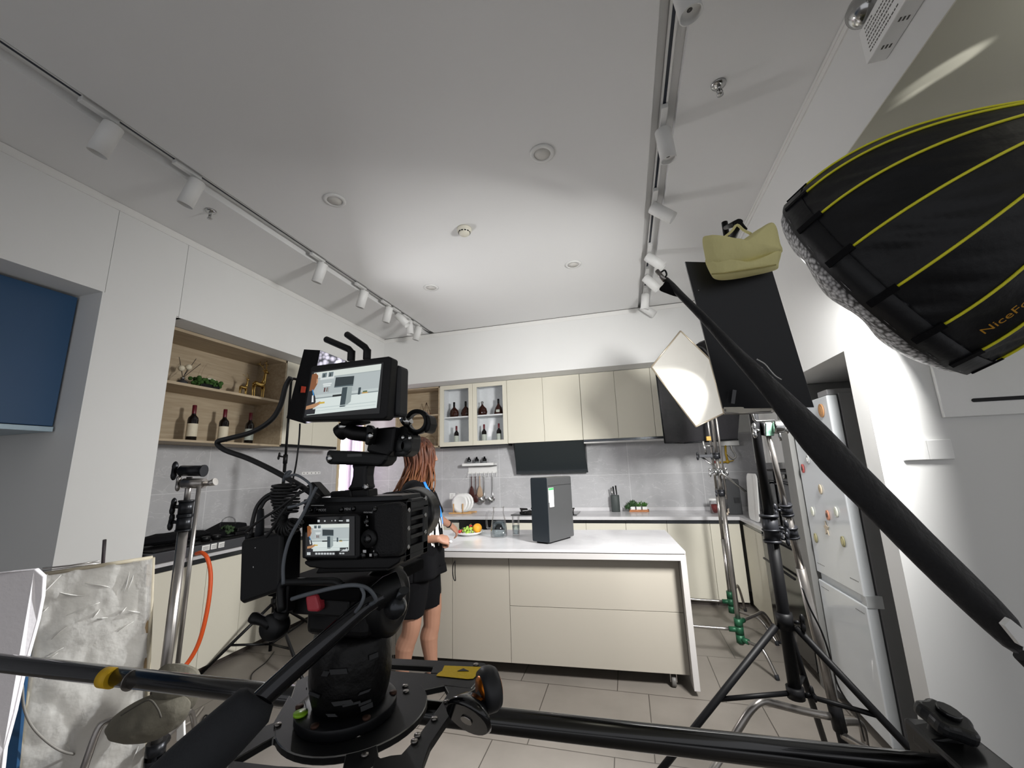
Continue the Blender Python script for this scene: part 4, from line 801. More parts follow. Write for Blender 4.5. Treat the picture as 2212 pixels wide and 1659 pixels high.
for k in range(12):
    a=rd.uniform(-2.6,-.4); zz=fz+rd.uniform(.025,.09); d=V((math.cos(a),math.sin(a),0)); c=V((bx+.004,by,zz))+d*.0537; w.obox(c,d.cross(Z)*rd.uniform(.004,.012),Z*rd.uniform(.001,.003)+d.cross(Z)*rd.uniform(-.002,.002),d*.0006)
w.build('tape_scraps',mat('worn_tape','#2b2c2e',.5,var=.3),t)
zb0=fz+.107
cx0=bx+.006
MB().box((cx0-.045,by-.045,zb0),(cx0+.05,by+.045,PY(760,1262,by).z-.012)).build('head_body',BLK,t,bevel=.01,bseg=3)
dc=V((cx0+.052,by,zb0+.035)); MB().lathe([(.001,-.02),(.042,-.02),(.044,-.015),(.044,.008),(.036,.012),(.03,.010),(.026,.012),(.001,.012)],dc,X,36).build('drag_drum',BLKM,t)
zp=PY(740,1240,by).z
MB().box((cx0-.075,by-.08,zp-.010),(cx0+.062,by+.085,zp+.006)).build('top_plate',MATTE,t,bevel=.003)
MB().box((cx0-.04,by-.075,zp-.03),(cx0+.045,by+.07,zp-.0105)).build('clamp_block',BLK,t,bevel=.003)
lp=[PY(x,y,by-.085) for x,y in ((658,1289),(682,1285),(688,1306),(690,1318),(684,1323),(662,1322))]
MB().prism(lp,(0,.014,0)).build('release_lever',mat('red_lever','#b23a44',.4),t,bevel=.003); MB().prism([PY(x,y,by-.07) for x,y in ((680,1288),(712,1284),(705,1305),(688,1312))],(0,.012,0)).build('lever_base',mat('red_dark','#651b22',.45),t,bevel=.002)
# pan handle
hp=[dp(838,1280,.50),dp(790,1308,.482),dp(700,1388,.452),dp(600,1478,.428),dp(545,1530,.415)]
MB().sweep(crom(hp,4),.0105,20).build('handle_tube',mat('handle_black','#15161a',.16,metal=.5,coat=.4),t)
gp=[dp(562,1505,.42),dp(548,1524,.415),dp(480,1590,.40),dp(405,1659,.385),dp(330,1730,.37)]
MB().sweep(gp,[.0165,.0225,.0245,.025,.024],28).build('handle_grip',RUB,t)
MB().sweep([dp(862,1262,.512),dp(838,1272,.505),dp(805,1298,.492)],[.016,.016,.0145],20).build('handle_socket',BLKM,t,bevel=.001)
cp=dp(862,1290,.51); w=MB().sweep([dp(838,1278,.508),cp],.007,12).lathe([(.001,-.006),(.012,-.006),(.013,0),(.012,.008),(.001,.009)],dp(855,1311,.50),(.2,-1,0),16); w.sweep([dp(850,1308,.503),dp(862,1290,.50),dp(873,1275,.497)],[(.007,.004),(.006,.004),(.008,.005)],10); w.build('clamp_lever',mat('lever_grey','#3b3d40',.25,metal=.8),t)
# ================================================================ camera
CY0=.47
t=thing('cinema_camera','compact black cinema camera in a cage on the fluid head, its small screen lit','camera',PY(760,1215,.5))
def prismY(mb,pts,y0,y1): mb.prism([on(x,y,'Y',y0) for x,y in pts],(0,y1-y0,0)); return mb
prismY(MB(),((652,1090),(700,1086),(860,1081),(866,1090),(868,1202),(860,1209),(662,1213),(652,1205)),.475,.53).build('body',BLK,t,bevel=.004)
prismY(MB(),((803,1092),(855,1085),(862,1095),(864,1195),(855,1204),(806,1206)),.452,.476).build('grip',mat('grip_leather','#141416',.75,bump=.3,bscale=400),t,bevel=.008,bseg=4)
prismY(MB(),((651,1114),(772,1110),(778,1116),(777,1203),(770,1209),(652,1207)),.455,.4745).build('screen_housing',BLK,t,bevel=.002)
prismY(MB(),((660,1118),(766,1115),(766,1200),(660,1202)),.4542,.4549).build('screen_glass',BLKG,t)
def screen(parent,name,tl,tr,br,bl,els,st,yoff):
    """the lit picture on a display, drawn as thin flat shapes on its glass"""
    tl,tr,br,bl=map(V,(tl,tr,br,bl)); n=(tr-tl).cross(bl-tl).normalized(); n=n if n.y<0 else -n
    pos=lambda u,v: tl.lerp(tr,u).lerp(bl.lerp(br,u),v)
    mats=[];keys=[];w=MB()
    for k,(col,poly) in enumerate(els):
        if col not in keys:
            keys.append(col); m=mat('display_'+col[1:],'#050505',.2,var=0,emit=col,estr=st); mats.append(m)
        w.cur=keys.index(col); w.prism([pos(u,v)+n*(yoff+.00012*k) for u,v in poly],n*.00008)
    return w.build(name,mats,parent)
R_=lambda a,b,c,d:((a,b),(c,b),(c,d),(a,d))
ELS=[('#c9d3d2',R_(0,0,1,1)),('#dfe6e0',R_(0,0,1,.14)),('#aab4b4',R_(0,.14,1,.16)),('#b9c2c3',R_(0,.16,1,.55)),('#e2ece9',R_(0,.62,1,1)),('#8b9698',R_(0,.615,1,.64)),('#dde3e2',R_(.12,.04,.33,.2)),('#6c7a7e',R_(.14,.04,.21,.15)),('#6c7a7e',R_(.24,.04,.31,.15)),('#20282c',R_(.165,.07,.18,.15)),('#20282c',R_(.26,.07,.275,.15)),
 ('#e9efee',R_(.18,.30,.31,.33)),('#e9efee',R_(.19,.345,.30,.37)),('#5a2a2a',R_(.21,.4,.23,.5)),('#6e5a50',R_(.25,.4,.265,.5)),('#8e9494',R_(.275,.4,.285,.52)),('#2e383c',((.365,.19),(.64,.21),(.64,.44),(.365,.41))),('#55646a',R_(.365,.405,.64,.43)),('#14181a',R_(.36,.6,.62,.645)),('#39474d',R_(.49,.45,.565,.90)),('#9fabab',((.565,.45),(.635,.455),(.64,.80),(.568,.90))),('#39474d',R_(.73,.5,.765,.66)),('#c8a15e',R_(.79,.62,.87,.65)),('#4d6a4a',R_(.80,.59,.86,.62)),('#c3d0cf',R_(0,.86,1,.875)),('#c3d0cf',R_(0,.93,1,.94)),
 ('#8a5632',((0,.05),(.06,.03),(.1,.1),(.105,.3),(.06,.46),(0,.5))),('#c79a78',((.085,.16),(.11,.2),(.112,.27),(.09,.29))),('#15161a',((0,.45),(.06,.44),(.11,.6),(.13,.72),(.1,.9),(0,.9))),('#3c8cc8',((.045,.42),(.06,.42),(.09,.56),(.075,.57))),('#e8eaea',((.06,.56),(.08,.56),(.1,.72),(.07,.72))),('#b98a63',((0,.80),(.12,.76),(.2,.72),(.22,.77),(.12,.86),(0,.88))),('#d6b23c',R_(.19,.74,.27,.78)),('#1c1c22',R_(0,.89,.15,1))]
PA=lambda x,y:on(x,y,'Y',.4542)
screen(t,'screen_picture',PA(668,1133),PA(755,1131),PA(754,1189),PA(669,1191),ELS,.62,.0003)
w=MB(); 
for a,b in (((686,1123),(692,1128)),((700,1124),(704,1127)),((716,1124),(718,1126)),((723,1123),(726,1126)),((732,1124),(743,1126)),((748,1122),(756,1127)),((663,1193),(673,1199)),((681,1194),(724,1198)),((733,1194),(745,1197))):
    x0,y0_=a;x1,y1_=b; n_=max(1,int((x1-x0)/6)); 
    for k in range(n_): xa=x0+(x1-x0)*k/n_; xb=xa+(x1-x0)/n_*.75; w.prism([on(x,y,'Y',.4539) for x,y in ((xa,y0_),(xb,y0_),(xb,y1_),(xa,y1_))],(0,.0002,0))
w.build('screen_icons',mat('screen_icon','#0a0a0a',.3,var=0,emit='#cfd4d6',estr=.6),t)
w=MB(); prismY(w,((734,1183),(752,1182),(752,1191),(734,1192)),.4533,.4535); w.build('histogram',BLKG,t)
w=MB(); prismY(w,((735,1191),(739,1189),(742,1187),(745,1188),(748,1184),(751,1186),(751,1191)),.4529,.4531); w.build('histogram_curve',MATS['screen_icon'],t)
dc=on(799,1163,'Y',.4515); MB().lathe([(.001,-.004),(.0095,-.004),(.0105,-.002),(.0105,.001),(.001,.001)],dc,Y,28).build('control_wheel',BLKM,t); MB().lathe([(.001,-.006),(.0045,-.006),(.005,-.0041),(.001,-.0041)],dc,Y,20).build('centre_button',BLKG,t)
INK=mat('white_print','#c9c9c9',.6)
w=MB()
def tx(s,x,y,size,yy=.4513): put_text(w,s,size,on(x,y,'Y',yy),X,Z)
tx('MENU',752,1100,.0042,.4745); tx('MODE',696,1102,.0042,.4745); tx('FOCUS MAG',795,1107,.0022); tx('5',793,1117,.0036); tx('Fn',793,1135,.0034); tx('DISP',798,1145,.0022); tx('4',807,1191,.0036); tx('LOCK/AEL',797,1181,.0022)
for x0,y0_,x1,y1_ in ((672,1091,700,1092.5),(784,1188,791,1194),(798,1196,803,1202)): w.prism([on(x,y,'Y',.4513 if x0>780 else .4745) for x,y in ((x0,y0_),(x1,y0_),(x1,y1_),(x0,y1_))],(0,-.0001,0))
w.build('printed_marks',INK,t)
for x,y in ((672,1102),(684,1101),(738,1101),(764,1099),(810,1100),(793,1126),(786,1199),(812,1198)): MB().lathe([(.001,-.0022),(.003,-.002),(.0034,0)],on(x,y,'Y',.4525 if x>775 else .475),Y,12).build('button',BLKG,t)
# lens
lc=on(876,1112,'Y',.60)
lx=V((lc.x,0,lc.z)); MB().lathe([(.001,.53),(.031,.53),(.031,.545),(.034,.547),(.034,.575),(.036,.577),(.036,.605),(.038,.607),(.041,.64),(.038,.64),(.034,.61),(.001,.60)],(lc.x,0,lc.z),Y,44).build('lens',mat('lens_black','#18191c',.28,metal=.4),t)
w=MB()
for yy in (.552,.566,.582,.598): w.lathe([(.0345,yy),(.0375,yy+.001),(.0375,yy+.005),(.0345,yy+.006)],(lc.x,0,lc.z),Y,44,cap=False)
w.build('focus_rings',RUB,t)
# cage
w=MB(); xr=on(868,1140,'Y',.475).x
top=on(868,1083,'Y',.475).z; bot=on(868,1206,'Y',.475).z
w.box((xr,.475,bot-.004),(xr+.006,.487,top)).box((xr,.520,bot-.004),(xr+.006,.534,top-.008)).box((xr,.475,top-.012),(xr+.006,.534,top)).box((xr,.475,bot-.004),(xr+.006,.534,bot+.012))
for k in range(5): w.box((xr,.487,bot+.02+k*.011),(xr+.006,.521,bot+.025+k*.011))
w.build('cage_side',mat('cage_grey','#2c2d2f',.35,metal=.7),t,bevel=.0012)
w=MB()
for k in range(6): w.lathe([(.0035,0),(.0025,.0007),(.001,.0007)],(xr+.006,.481+(k%2)*.045,bot+.012+k*.011),X,10)
w.build('cage_screws',CHROME,t)
prismY(MB(),((655,1079),(700,1075),(868,1070),(868,1082),(655,1091)),.48,.53).build('cage_top',MATS['cage_grey'],t,bevel=.0015)
prismY(MB(),((657,1212),(700,1208),(865,1203),(862,1216),(840,1229),(700,1230),(668,1226),(657,1219)),.462,.535).build('base_plate',BLK,t,bevel=.003)
prismY(MB(),((688,1225),(835,1219),(838,1234),(680,1240)),.465,.55).build('quick_release',BLKM,t,bevel=.002)
# rod bracket below
MB().sweep(crom([on(x,y,'Y',.44) for x,y in ((608,1320),(606,1275),(612,1260),(625,1257),(700,1256),(725,1257),(738,1265))],4),.0045,10).build('cable_bracket',BLKM,t)
w=MB(); prismY(w,((604,1268),(622,1262),(618,1325),(600,1332)),.445,.46); w.build('bracket_arm',BLK,t,bevel=.002)
MB().sweep([on(610,1318,'Y',.45),on(604,1335,'Y',.45),on(596,1350,'Y',.45)],.009,12).build('drop_arm',BLK,t); MB().lathe([(.001,-.011),(.013,-.011),(.0155,-.007),(.0155,.007),(.013,.011),(.001,.011)],on(594,1352,'Y',.45),Y,22).build('rosette',BLKM,t); MB().sweep(crom([on(585,1350,'Y',.445),on(566,1341,'Y',.44),on(542,1333,'Y',.436)],3),[.007,.0065,.006,.0055,.006,.007,.0055],10).build('tension_lever',BLK,t)
# top handle
prismY(MB(),((711,1062),(758,1058),(762,1080),(713,1084)),.488,.515).build('handle_foot',BLK,t,bevel=.003); prismY(MB(),((757,1060),(795,1056),(796,1079),(758,1082)),.49,.513).build('handle_foot',BLK,t,bevel=.002)
prismY(MB(),((757,1003),(795,1001),(791,1012),(789,1028),(790,1045),(794,1056),(756,1060),(747,1058),(756,1046),(760,1030),(761,1014)),.49,.512).build('handle_stem',BLKM,t,bevel=.004)
prismY(MB(),((703,976),(708,972),(760,974),(836,980),(833,994),(824,1005),(815,1008),(770,1005),(710,1003),(702,1000)),.485,.515).build('handle_grip',BLKM,t,bevel=.005,bseg=3)
MB().lathe([(.001,-.003),(.0045,-.003),(.005,0)],on(713,990,'Y',.486),Y,14).build('bolt',CHROME,t); MB().lathe([(.001,-.002),(.004,-.002),(.0045,0)],on(790,1052,'Y',.489),Y,12).build('bolt',CHROME,t)
w=MB(); prismY(w,((750,981),(782,980),(782,986),(750,987)),.4845,.4855); w.build('grip_slot',BLKG,t)
# ================================================================ monitor
t=thing('field_monitor','black on-camera monitor with two antennas showing the kitchen scene','monitor',PY(750,915,.46))
MQ=((670,796),(675,790),(838,769),(845,772),(835,900),(829,906),(656,910),(651,904)); prismY(MB(),MQ,.44,.458).build('housing',BLK,t,bevel=.0035,bseg=3)
prismY(MB(),((704,785),(864,788),(861,898),(690,903)),.4585,.483).build('battery',mat('battery_grey','#222326',.5),t,bevel=.004)
w=MB()
bx0=on(842,780,'Y',.48)
w.sweep([on(858,y,'X',bx0.x+.0008) for y in (802,880)],.0012,6)
PA=lambda x,y:on(x,y,'Y',.4398)
sg=MB().prism([PA(674,803),PA(829,783),PA(820,893),PA(657,902)],(0,-.0003,0)).build('screen_glass',BLKG,t)
PB=lambda x,y:on(x,y,'Y',.4394)
screen(t,'screen_picture',PB(679,805.5),PB(824,786),PB(813.5,881),PB(663,897),ELS,.88,.0001)
for (x0,y0_),(x1,y1_) in (((759,767),(703,732)),((793,764),(748,721))):
    b=on(x0,y0_,'Y',.46); e=on(x1,y1_,'Y',.47); a_=MB().tube(b-Z*.008,b+Z*.006,.0052,seg=14).sweep([b+Z*.004,b+Z*.006+(e-b)*.1,e-(e-b)*.04,e],[.0044,.0046,.0046,.003],14).build('antenna',BLK,t,bevel=.0005)
w=MB()
for k,(x,y) in enumerate(((851,797),(849,833),(848,836),(847,870))): w.lathe([(.0022,0),(.002,.0008),(.001,.0008)],on(x,y,'X',on(845,780,'Y',.45).x+.0),X,10)
w.build('side_buttons',mat('dark_red','#4c2a2a',.4),t)
# monitor mount on the handle
prismY(MB(),((728,903),(765,901),(768,909),(750,914),(735,915)),.45,.485).build('mount_foot',BLK,t,bevel=.002)
MB().ball(on(741,921,'Y',.47),.0065).build('mount_ball',CHROME,t)
MB().sweep(crom([on(733,936,'Y',.475),on(745,929,'Y',.475),on(765,935,'Y',.478),on(790,938,'Y',.48),on(812,942,'Y',.485)],4),[.011]*5+[.010]*11+[.012],16).build('tilt_arm',BLK,t)
prismY(MB(),((790,918),(799,918),(804,926),(804,942),(793,962),(787,960)),.468,.479).build('tilt_lever',BLK,t,bevel=.003)
MB().lathe([(.001,-.002),(.0045,-.002),(.0045,.001)],on(800,941,'Y',.467),Y,14).build('lever_screw',CHROME,t)
prismY(MB(),((802,926),(853,921),(846,975),(836,987),(790,975)),.488,.525).build('bracket',BLK,t,bevel=.003)
prismY(MB(),((846,938),(890,941),(886,975),(872,987),(840,984)),.50,.53).build('power_plate',mat('plate_black','#1a1b1d',.45),t,bevel=.004)
w=MB()
for x,y in ((863,963),(879,963)): w.lathe([(.001,-.002),(.008,-.002),(.0085,0)],on(x,y,'Y',.4995),Y,16)
w.build('ports',mat('port_grey','#2e3031',.5),t)
w=MB()
for x,y in ((870,945),(885,946)): w.lathe([(.001,-.0015),(.003,-.0015),(.003,.0)],on(x,y,'Y',.4995),Y,12)
w.build('port_screws',CHROME,t)
rc=on(902,911,'Y',.52); w=MB(); ra_=V((-.08,1,.02)).normalized(); w.lathe([(.0115,-.005),(.0175,-.005),(.0175,.006),(.0115,.006),(.0115,-.005)],rc,ra_,30,cap=False); w.build('rod_clamp',BLKM,t)
prismY(MB(),((855,925),(872,918),(880,932),(893,940),(888,948),(850,945)),.505,.53).build('clamp_arm',BLK,t,bevel=.003)
MB().tube(on(872,913,'Y',.512),on(884,904,'Y',.512),.0085,seg=18).build('clamp_rod',CHROME,t)
w=MB(); prismY(w,((917,893),(926,898),(929,915),(924,932),(914,936),(919,915)),.505,.53); w.build('clamp_cap',BLK,t,bevel=.003)
# ================================================================ battery pack and cables
t=thing('battery_pack','black flat battery pack hanging beside the camera under the coiled cables','battery',PY(560,1300,.45))
prismY(MB(),((519,1172),(524,1166),(600,1150),(608,1154),(604,1272),(596,1280),(524,1305),(515,1300)),.44,.475).build('case',BLK,t,bevel=.004,bseg=3)
w=MB(); prismY(w,((550,1183),(552,1182.5),(552,1184),(550.5,1184.5)),.4394,.4398); prismY(w,((546,1224),(547,1223),(547.6,1226),(546.4,1227)),.4394,.4398); w.build('printed_marks',INK,t)
MB().sweep([PY(560,1160,.455),PY(562,1130,.455),PY(563,1100,.457)],[.0055,.005,.004],10).build('plug',RUB,t); MB().tube(PY(540,1168,.455),PY(541,1150,.455),.006).build('plug',BLK,t); MB().tube(PY(595,1160,.455),PY(600,1148,.455),.008).build('plug',BLK,t)
CB=mat('cable_black','#101012',.5,var=.1); CBG=mat('cable_grey','#585d63',.5,var=.1)
def cable(name,label,pts,r,m,seg=8,n=6,**k): return MB().sweep(crom(pts,n),r,seg).build(name,m,label=label,cat='cable',**k)
A=lambda x,y,d: dp(x,y,d)
cable('gooseneck_arm','thick black bent cable curving from the small softbox stand to the camera',[A(628,815,.62),A(617,835,.62),A(606,875,.61),A(585,908,.6),A(545,933,.6),A(495,947,.6),A(472,953,.6),A(472,962,.6),A(490,974,.59),A(535,990,.58),A(590,1016,.56),A(640,1044,.54),A(668,1062,.52),A(690,1078,.51)],.0037,CB,12)
# coiled lead
pts=[]
for k in range(150):
    a=k*2*PI/16; f=k/149; c=A(612+8*f,1045+62*f,.52); rr=.0115+.004*math.sin(f*PI); pts.append(c+V((math.cos(a)*rr,math.sin(a)*rr,0)))
MB().sweep(pts,.0017,7).build('coiled_cable',CB,label='black curly lead bunched above the battery pack',cat='cable')
pts=[]
c=A(622,1118,.51)
for k in range(170):
    a=k*2*PI/11; b=.3+4.2*k/169; d=V((math.cos(b),0,-math.sin(b))); q=c+d*.013; e=Y; pts.append(q+d*math.cos(a)*.0085+e*math.sin(a)*.0085)
MB().sweep(pts,.0016,7).build('coiled_cable',CB,label='black curly lead looped into a ball beside the camera screen',cat='cable')
GC='leads around the camera'
cable('cable','thin black lead arching from the curly coil over to the battery pack',[A(600,1062,.52),A(575,1072,.515),A(555,1095,.51),A(545,1130,.505),A(541,1155,.5)],.0024,CB)
cable('cable','black lead looping from the battery plug to the monitor bundle',[A(562,1100,.505),A(575,1080,.51),A(600,1070,.515),A(640,1055,.52),A(655,1048,.52)],.002,CB)
cable('cable','thin dark lead crossing in front of the coil to the camera top',[A(530,1150,.5),A(560,1125,.49),A(600,1100,.49),A(640,1070,.49),A(668,1055,.5)],.0016,CB)
cable('cable','grey lead running down beside the small camera screen',[A(684,1052,.49),A(672,1075,.485),A(655,1110,.48),A(632,1150,.475),A(620,1180,.47),A(612,1220,.465),A(612,1262,.46)],.0019,CBG)
cable('cable','grey lead looping around the bundle above the coil',[A(612,1040,.52),A(618,1022,.515),A(628,1019,.51),A(618,1030,.505),A(640,1026,.5),A(668,1044,.495),A(672,1060,.49),A(665,1080,.485),A(640,1092,.485),A(622,1096,.485)],.0016,CBG)
cable('cable','grey lead lying over the fluid head plate and handle',[A(630,1294,.46),A(660,1285,.455),A(720,1270,.45),A(765,1264,.45),A(795,1272,.455),A(812,1295,.46),A(800,1306,.465)],.0022,CBG)
cable('cable','grey lead curling round the pan handle tube',[A(780,1268,.452),A(786,1285,.448),A(780,1305,.446),A(768,1322,.452)],.0019,CBG)
cable('cable','black lead crossing from the coil down to the battery pack top',[A(650,1060,.5),A(630,1080,.495),A(608,1110,.49),A(590,1140,.49),A(575,1160,.49)],.0018,CB)
cable('cable','thin black lead hanging from the monitor beside the stand',[A(648,915,.56),A(646,950,.56),A(640,1000,.555),A(632,1040,.54)],.0011,CB)
w=MB(); prismY(w,((656,1052),(672,1040),(690,1060),(700,1072),(668,1078)),.5,.52); w.build('cable_clamp',BLK,bevel=.003,label='black wedge clamp where the bent cable meets the camera cage',cat='clamp')
# ================================================================ lights and stands
SB_C=CAM+(V((.9433,1.6216,2.0908))-CAM)*1.06; SB_N=V((math.cos(2.3382)*math.cos(-.3929),math.sin(2.3382)*math.cos(-.3929),math.sin(-.3929)))
SB_R,SB_D,SB_P,SB_A=.4075*1.06,.5813*1.06,2.1413,3.7859
def sb_basis():
    a=SB_N.cross(Z).normalized(); return a,SB_N.cross(a)
sa,sb_=sb_basis()
def sbp(ang,s,off=0):
    r=SB_R*(1-max(0,min(1,s))**SB_P) if s>=0 else SB_R
    c=SB_C-SB_N*SB_D*s; d=sa*math.cos(ang)+sb_*math.sin(ang)
    # panels between ribs pull slightly inward
    return c+d*(r+off)
def fabric_r(ang):
    k=((ang-SB_A)/(2*PI/16))%1; return -.018*math.sin(PI*k)
t=thing('softbox','big deep black softbox with yellow ribs and a honeycomb grid, aimed into the kitchen','softbox',SB_C)
SBM=mat('softbox_fabric','#0f1014',.5,var=.25,scale=9,bump=.2,bscale=30,spec=.4)
MB().grid(lambda u,v: sbp(2*PI*u,v*.94,fabric_r(2*PI*u)*(1-v)*min(1,v*6+.3)+.011*(1-v)*abs(math.sin(PI*(((2*PI*u-SB_A)/(2*PI/16))%1)))*mnz.noise(V((u*70+v*16,v*2.5,3)))),384,36).build('shell',SBM,t,solid=.002)
sk=.062
MB().grid(lambda u,v: SB_C+SB_N*(sk*v*1.15-.15*sk)+(sa*math.cos(2*PI*u)+sb_*math.sin(2*PI*u))*(SB_R+fabric_r(2*PI*u)*.3+.004),96,2).build('skirt',SBM,t,solid=.003)
YR=mat('yellow_piping','#e6e12c',.4,var=.08)
for k in range(16):
    a=SB_A-k*2*PI/16; MB().sweep([sbp(a,.03+.9*i/22,.0035) for i in range(23)],.0042,7).build('rib',YR,t)
for k in range(16):
    a=SB_A-k*2*PI/16; p0=sbp(a,.05,.006); p1=sbp(a,0,.006)+SB_N*.05; d=(sa*math.cos(a)+sb_*math.sin(a)); MB().bar(p0,p1,.022,.006,d).build('rib_tab',CLOTHB,t)
HC=bpy.data.materials.new('honeycomb'); HC.use_nodes=True; N,L,b=nodes(HC)
tc=N.new('ShaderNodeTexCoord'); vo=N.new('ShaderNodeTexVoronoi'); vo.inputs['Scale'].default_value=75; L.new(tc.outputs['Object'],vo.inputs['Vector'])
cr=N.new('ShaderNodeValToRGB'); cr.color_ramp.elements[0].color=(.02,.02,.02,1); cr.color_ramp.elements[1].color=(.004,.004,.004,1); cr.color_ramp.elements[0].position=.15; cr.color_ramp.elements[1].position=.75; L.new(vo.outputs['Distance'],cr.inputs[0]); L.new(cr.outputs[0],b.inputs['Base Color']); b.inputs['Roughness'].default_value=.5; b.inputs['Metallic'].default_value=0; tp_=N.new('ShaderNodeBsdfTransparent'); ms_=N.new('ShaderNodeMixShader'); ms_.inputs[0].default_value=.55; L.new(b.outputs[0],ms_.inputs[1]); L.new(tp_.outputs[0],ms_.inputs[2]); L.new(ms_.outputs[0],N['Material Output'].inputs['Surface'])
MB().grid(lambda u,v: SB_C+SB_N*(sk-.012+.10*(1-(1-v)**2)**.5*(1+.12*math.sin(u*44)))+(sa*math.cos(2*PI*u)+sb_*math.sin(2*PI*u))*(SB_R-.004)*(1-v),96,12).build('honeycomb_grid',HC,t,solid=.004)
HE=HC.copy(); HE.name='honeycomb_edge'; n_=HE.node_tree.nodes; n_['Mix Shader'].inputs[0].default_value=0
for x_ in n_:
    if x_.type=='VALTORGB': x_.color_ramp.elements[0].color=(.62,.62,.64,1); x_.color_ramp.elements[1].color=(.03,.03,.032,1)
dome=lambda u,v,o: SB_C+SB_N*(sk-.012+.10*(1-(1-v)**2)**.5*(1+.12*math.sin(u*44))+o)+(sa*math.cos(2*PI*u)+sb_*math.sin(2*PI*u))*((SB_R-.004)*(1-v)+o)
MB().grid(lambda u,v: dome(u,v*.34,.004),96,6).build('honeycomb_edge',HE,t,solid=.002)
MB().grid(lambda u,v: dome(u,v*.34,-.002),96,6).build('added_baffle',CLOTHB,t,solid=.002)  # unseen opaque ring added under the grid to cut wide-angle lamp light
ap=SB_C-SB_N*SB_D*.95; MB().tube(ap,ap-SB_N*.06,.085,seg=28).build('speed_ring',BLKM,t)
MB().tube(ap-SB_N*.06,ap-SB_N*.30,.06,seg=24).build('lamp_head',DKG,t)
# lettering on the panel between two ribs, running along the rib
vs,fs=text_mesh('NiceFoto',.039,font_align='LEFT'); w=MB(); a4=SB_A-4*2*PI/16; a5=SB_A-5*2*PI/16
sgn=-1
def onpanel(v): # x along the rib from the rim, y across the panel
    s=.10+v.x*1.65; am=(a4*.38+a5*.62); r=max(.05,SB_R*(1-s**SB_P)); return sbp(am+ v.y/r*LSG,s,fabric_r(am)*(1-s)+.012)
LSG=1
def build_text():
    w=MB(); w.add([onpanel(v) for v in vs],fs); return w
build_text().build('logo_text',mat('logo_gold','#c08a1c',.5,var=.05),t)
sp_=thing('softbox_stand','black stand arm holding the softbox behind its dome','light stand',(1.35,1.3,0))
q=ap-SB_N*.2; MB().tube((q.x,q.y,0.03),q-Z*.06,.018,seg=14).build('pole',BLKM,sp_); MB().obox(q-Z*.05,X*.03,Y*.03,Z*.015).build('yoke',BLK,sp_)
for k in range(3):
    a=k*2*PI/3+.4; MB().tube((q.x,q.y,.55),(q.x+math.cos(a)*.5,q.y+math.sin(a)*.5,.01),.012).build('leg',BLKM,sp_)
# ---------------------------------------------------------------- black light stand with board and sandbag
BS=V((.556,2.0,0)); b0=dp(1660,1110,1.72); BS=V((b0.x,b0.y,0))
zat=lambda x,y: on(x,y,'Y',BS.y).z
t=thing('light_stand','heavy black light stand with spread legs in front of the fridge','light stand',BS)
z1,z2,z3=zat(1720,1505),zat(1690,1340),zat(1668,1130)
MB().tube(BS+Z*z1,BS+Z*z3,.0225,seg=18).build('column',STANDM,t); MB().tube(BS+Z*z3,BS+Z*2.18,.018,seg=16).build('column',STANDM,t); MB().tube(BS+Z*2.18,BS+Z*zat(1566,480),.014,seg=14).build('column',STANDM,t)
w=MB().tube(BS+Z*(z2-.03),BS+Z*(z2+.03),.031,seg=18); clutter_knob(w,BS+Z*z2+V((.03,-.01,0)),(1,-.3,0),.014,.02); w.build('collar',BLK,t)
w=MB().tube(BS+Z*(z3-.07),BS+Z*(z3+.03),.030,seg=18).tube(BS+Z*(z3+.024),BS+Z*(z3+.034),.036,seg=18).tube(BS+Z*(z3-.03),BS+Z*(z3-.024),.034,seg=18).tube(BS+Z*(z3-.078),BS+Z*(z3-.068),.034,seg=18); clutter_knob(w,BS+Z*(z3-.02)+V((.03,0,0)),(1,-.2,0),.014,.02); clutter_knob(w,BS+Z*(z3-.06)+V((.03,-.01,0)),(1,-.5,0),.012,.015); w.build('collar',mat('collar_grey','#222327',.4,metal=.4),t)
cz=BS+Z*z2
for k,(Q_,) in enumerate(((dp(1495,1585,1.6),),(dp(1980,1640,1.42),),(None,))):
    if Q_ is None: foot=V((BS.x+.28,BS.y+.62,.008))
    else: d=Q_-cz; foot=cz+d*((cz.z-.008)/-d.z)
    dr_=(foot-cz); dr_.z=0; dr_.normalize(); s0=cz+dr_*.035-Z*.02
    MB().tube(s0,foot,.0135,seg=12).build('leg',STANDM,t); MB().tube(foot+(s0-foot).normalized()*.0,foot+(s0-foot).normalized()*.05,.017,seg=10).build('foot_cap',RUB,t)
    mid=s0.lerp(foot,.34); MB().tube(BS+Z*(z1+.012)+dr_*.02,mid,.0095,seg=8).build('brace',STANDM,t)
w=MB().tube(BS+Z*(z1-.005),BS+Z*(z1+.035),.031,seg=16); clutter_knob(w,BS+Z*(z1+.015)+V((.03,-.01,0)),(1,-.3,.3),.012,.02); w.build('spreader',BLK,t)
tip=BS+Z*zat(1566,480)
MB().tube(tip-Z*.03,dp(1590,482,1.30),.010,seg=12).tube(dp(1597,478,1.28),dp(1578,524,1.36),.011,seg=12).tube(dp(1597,478,1.29),dp(1612,497,1.29),.005,seg=8).build('bag_hook',STANDM,t)
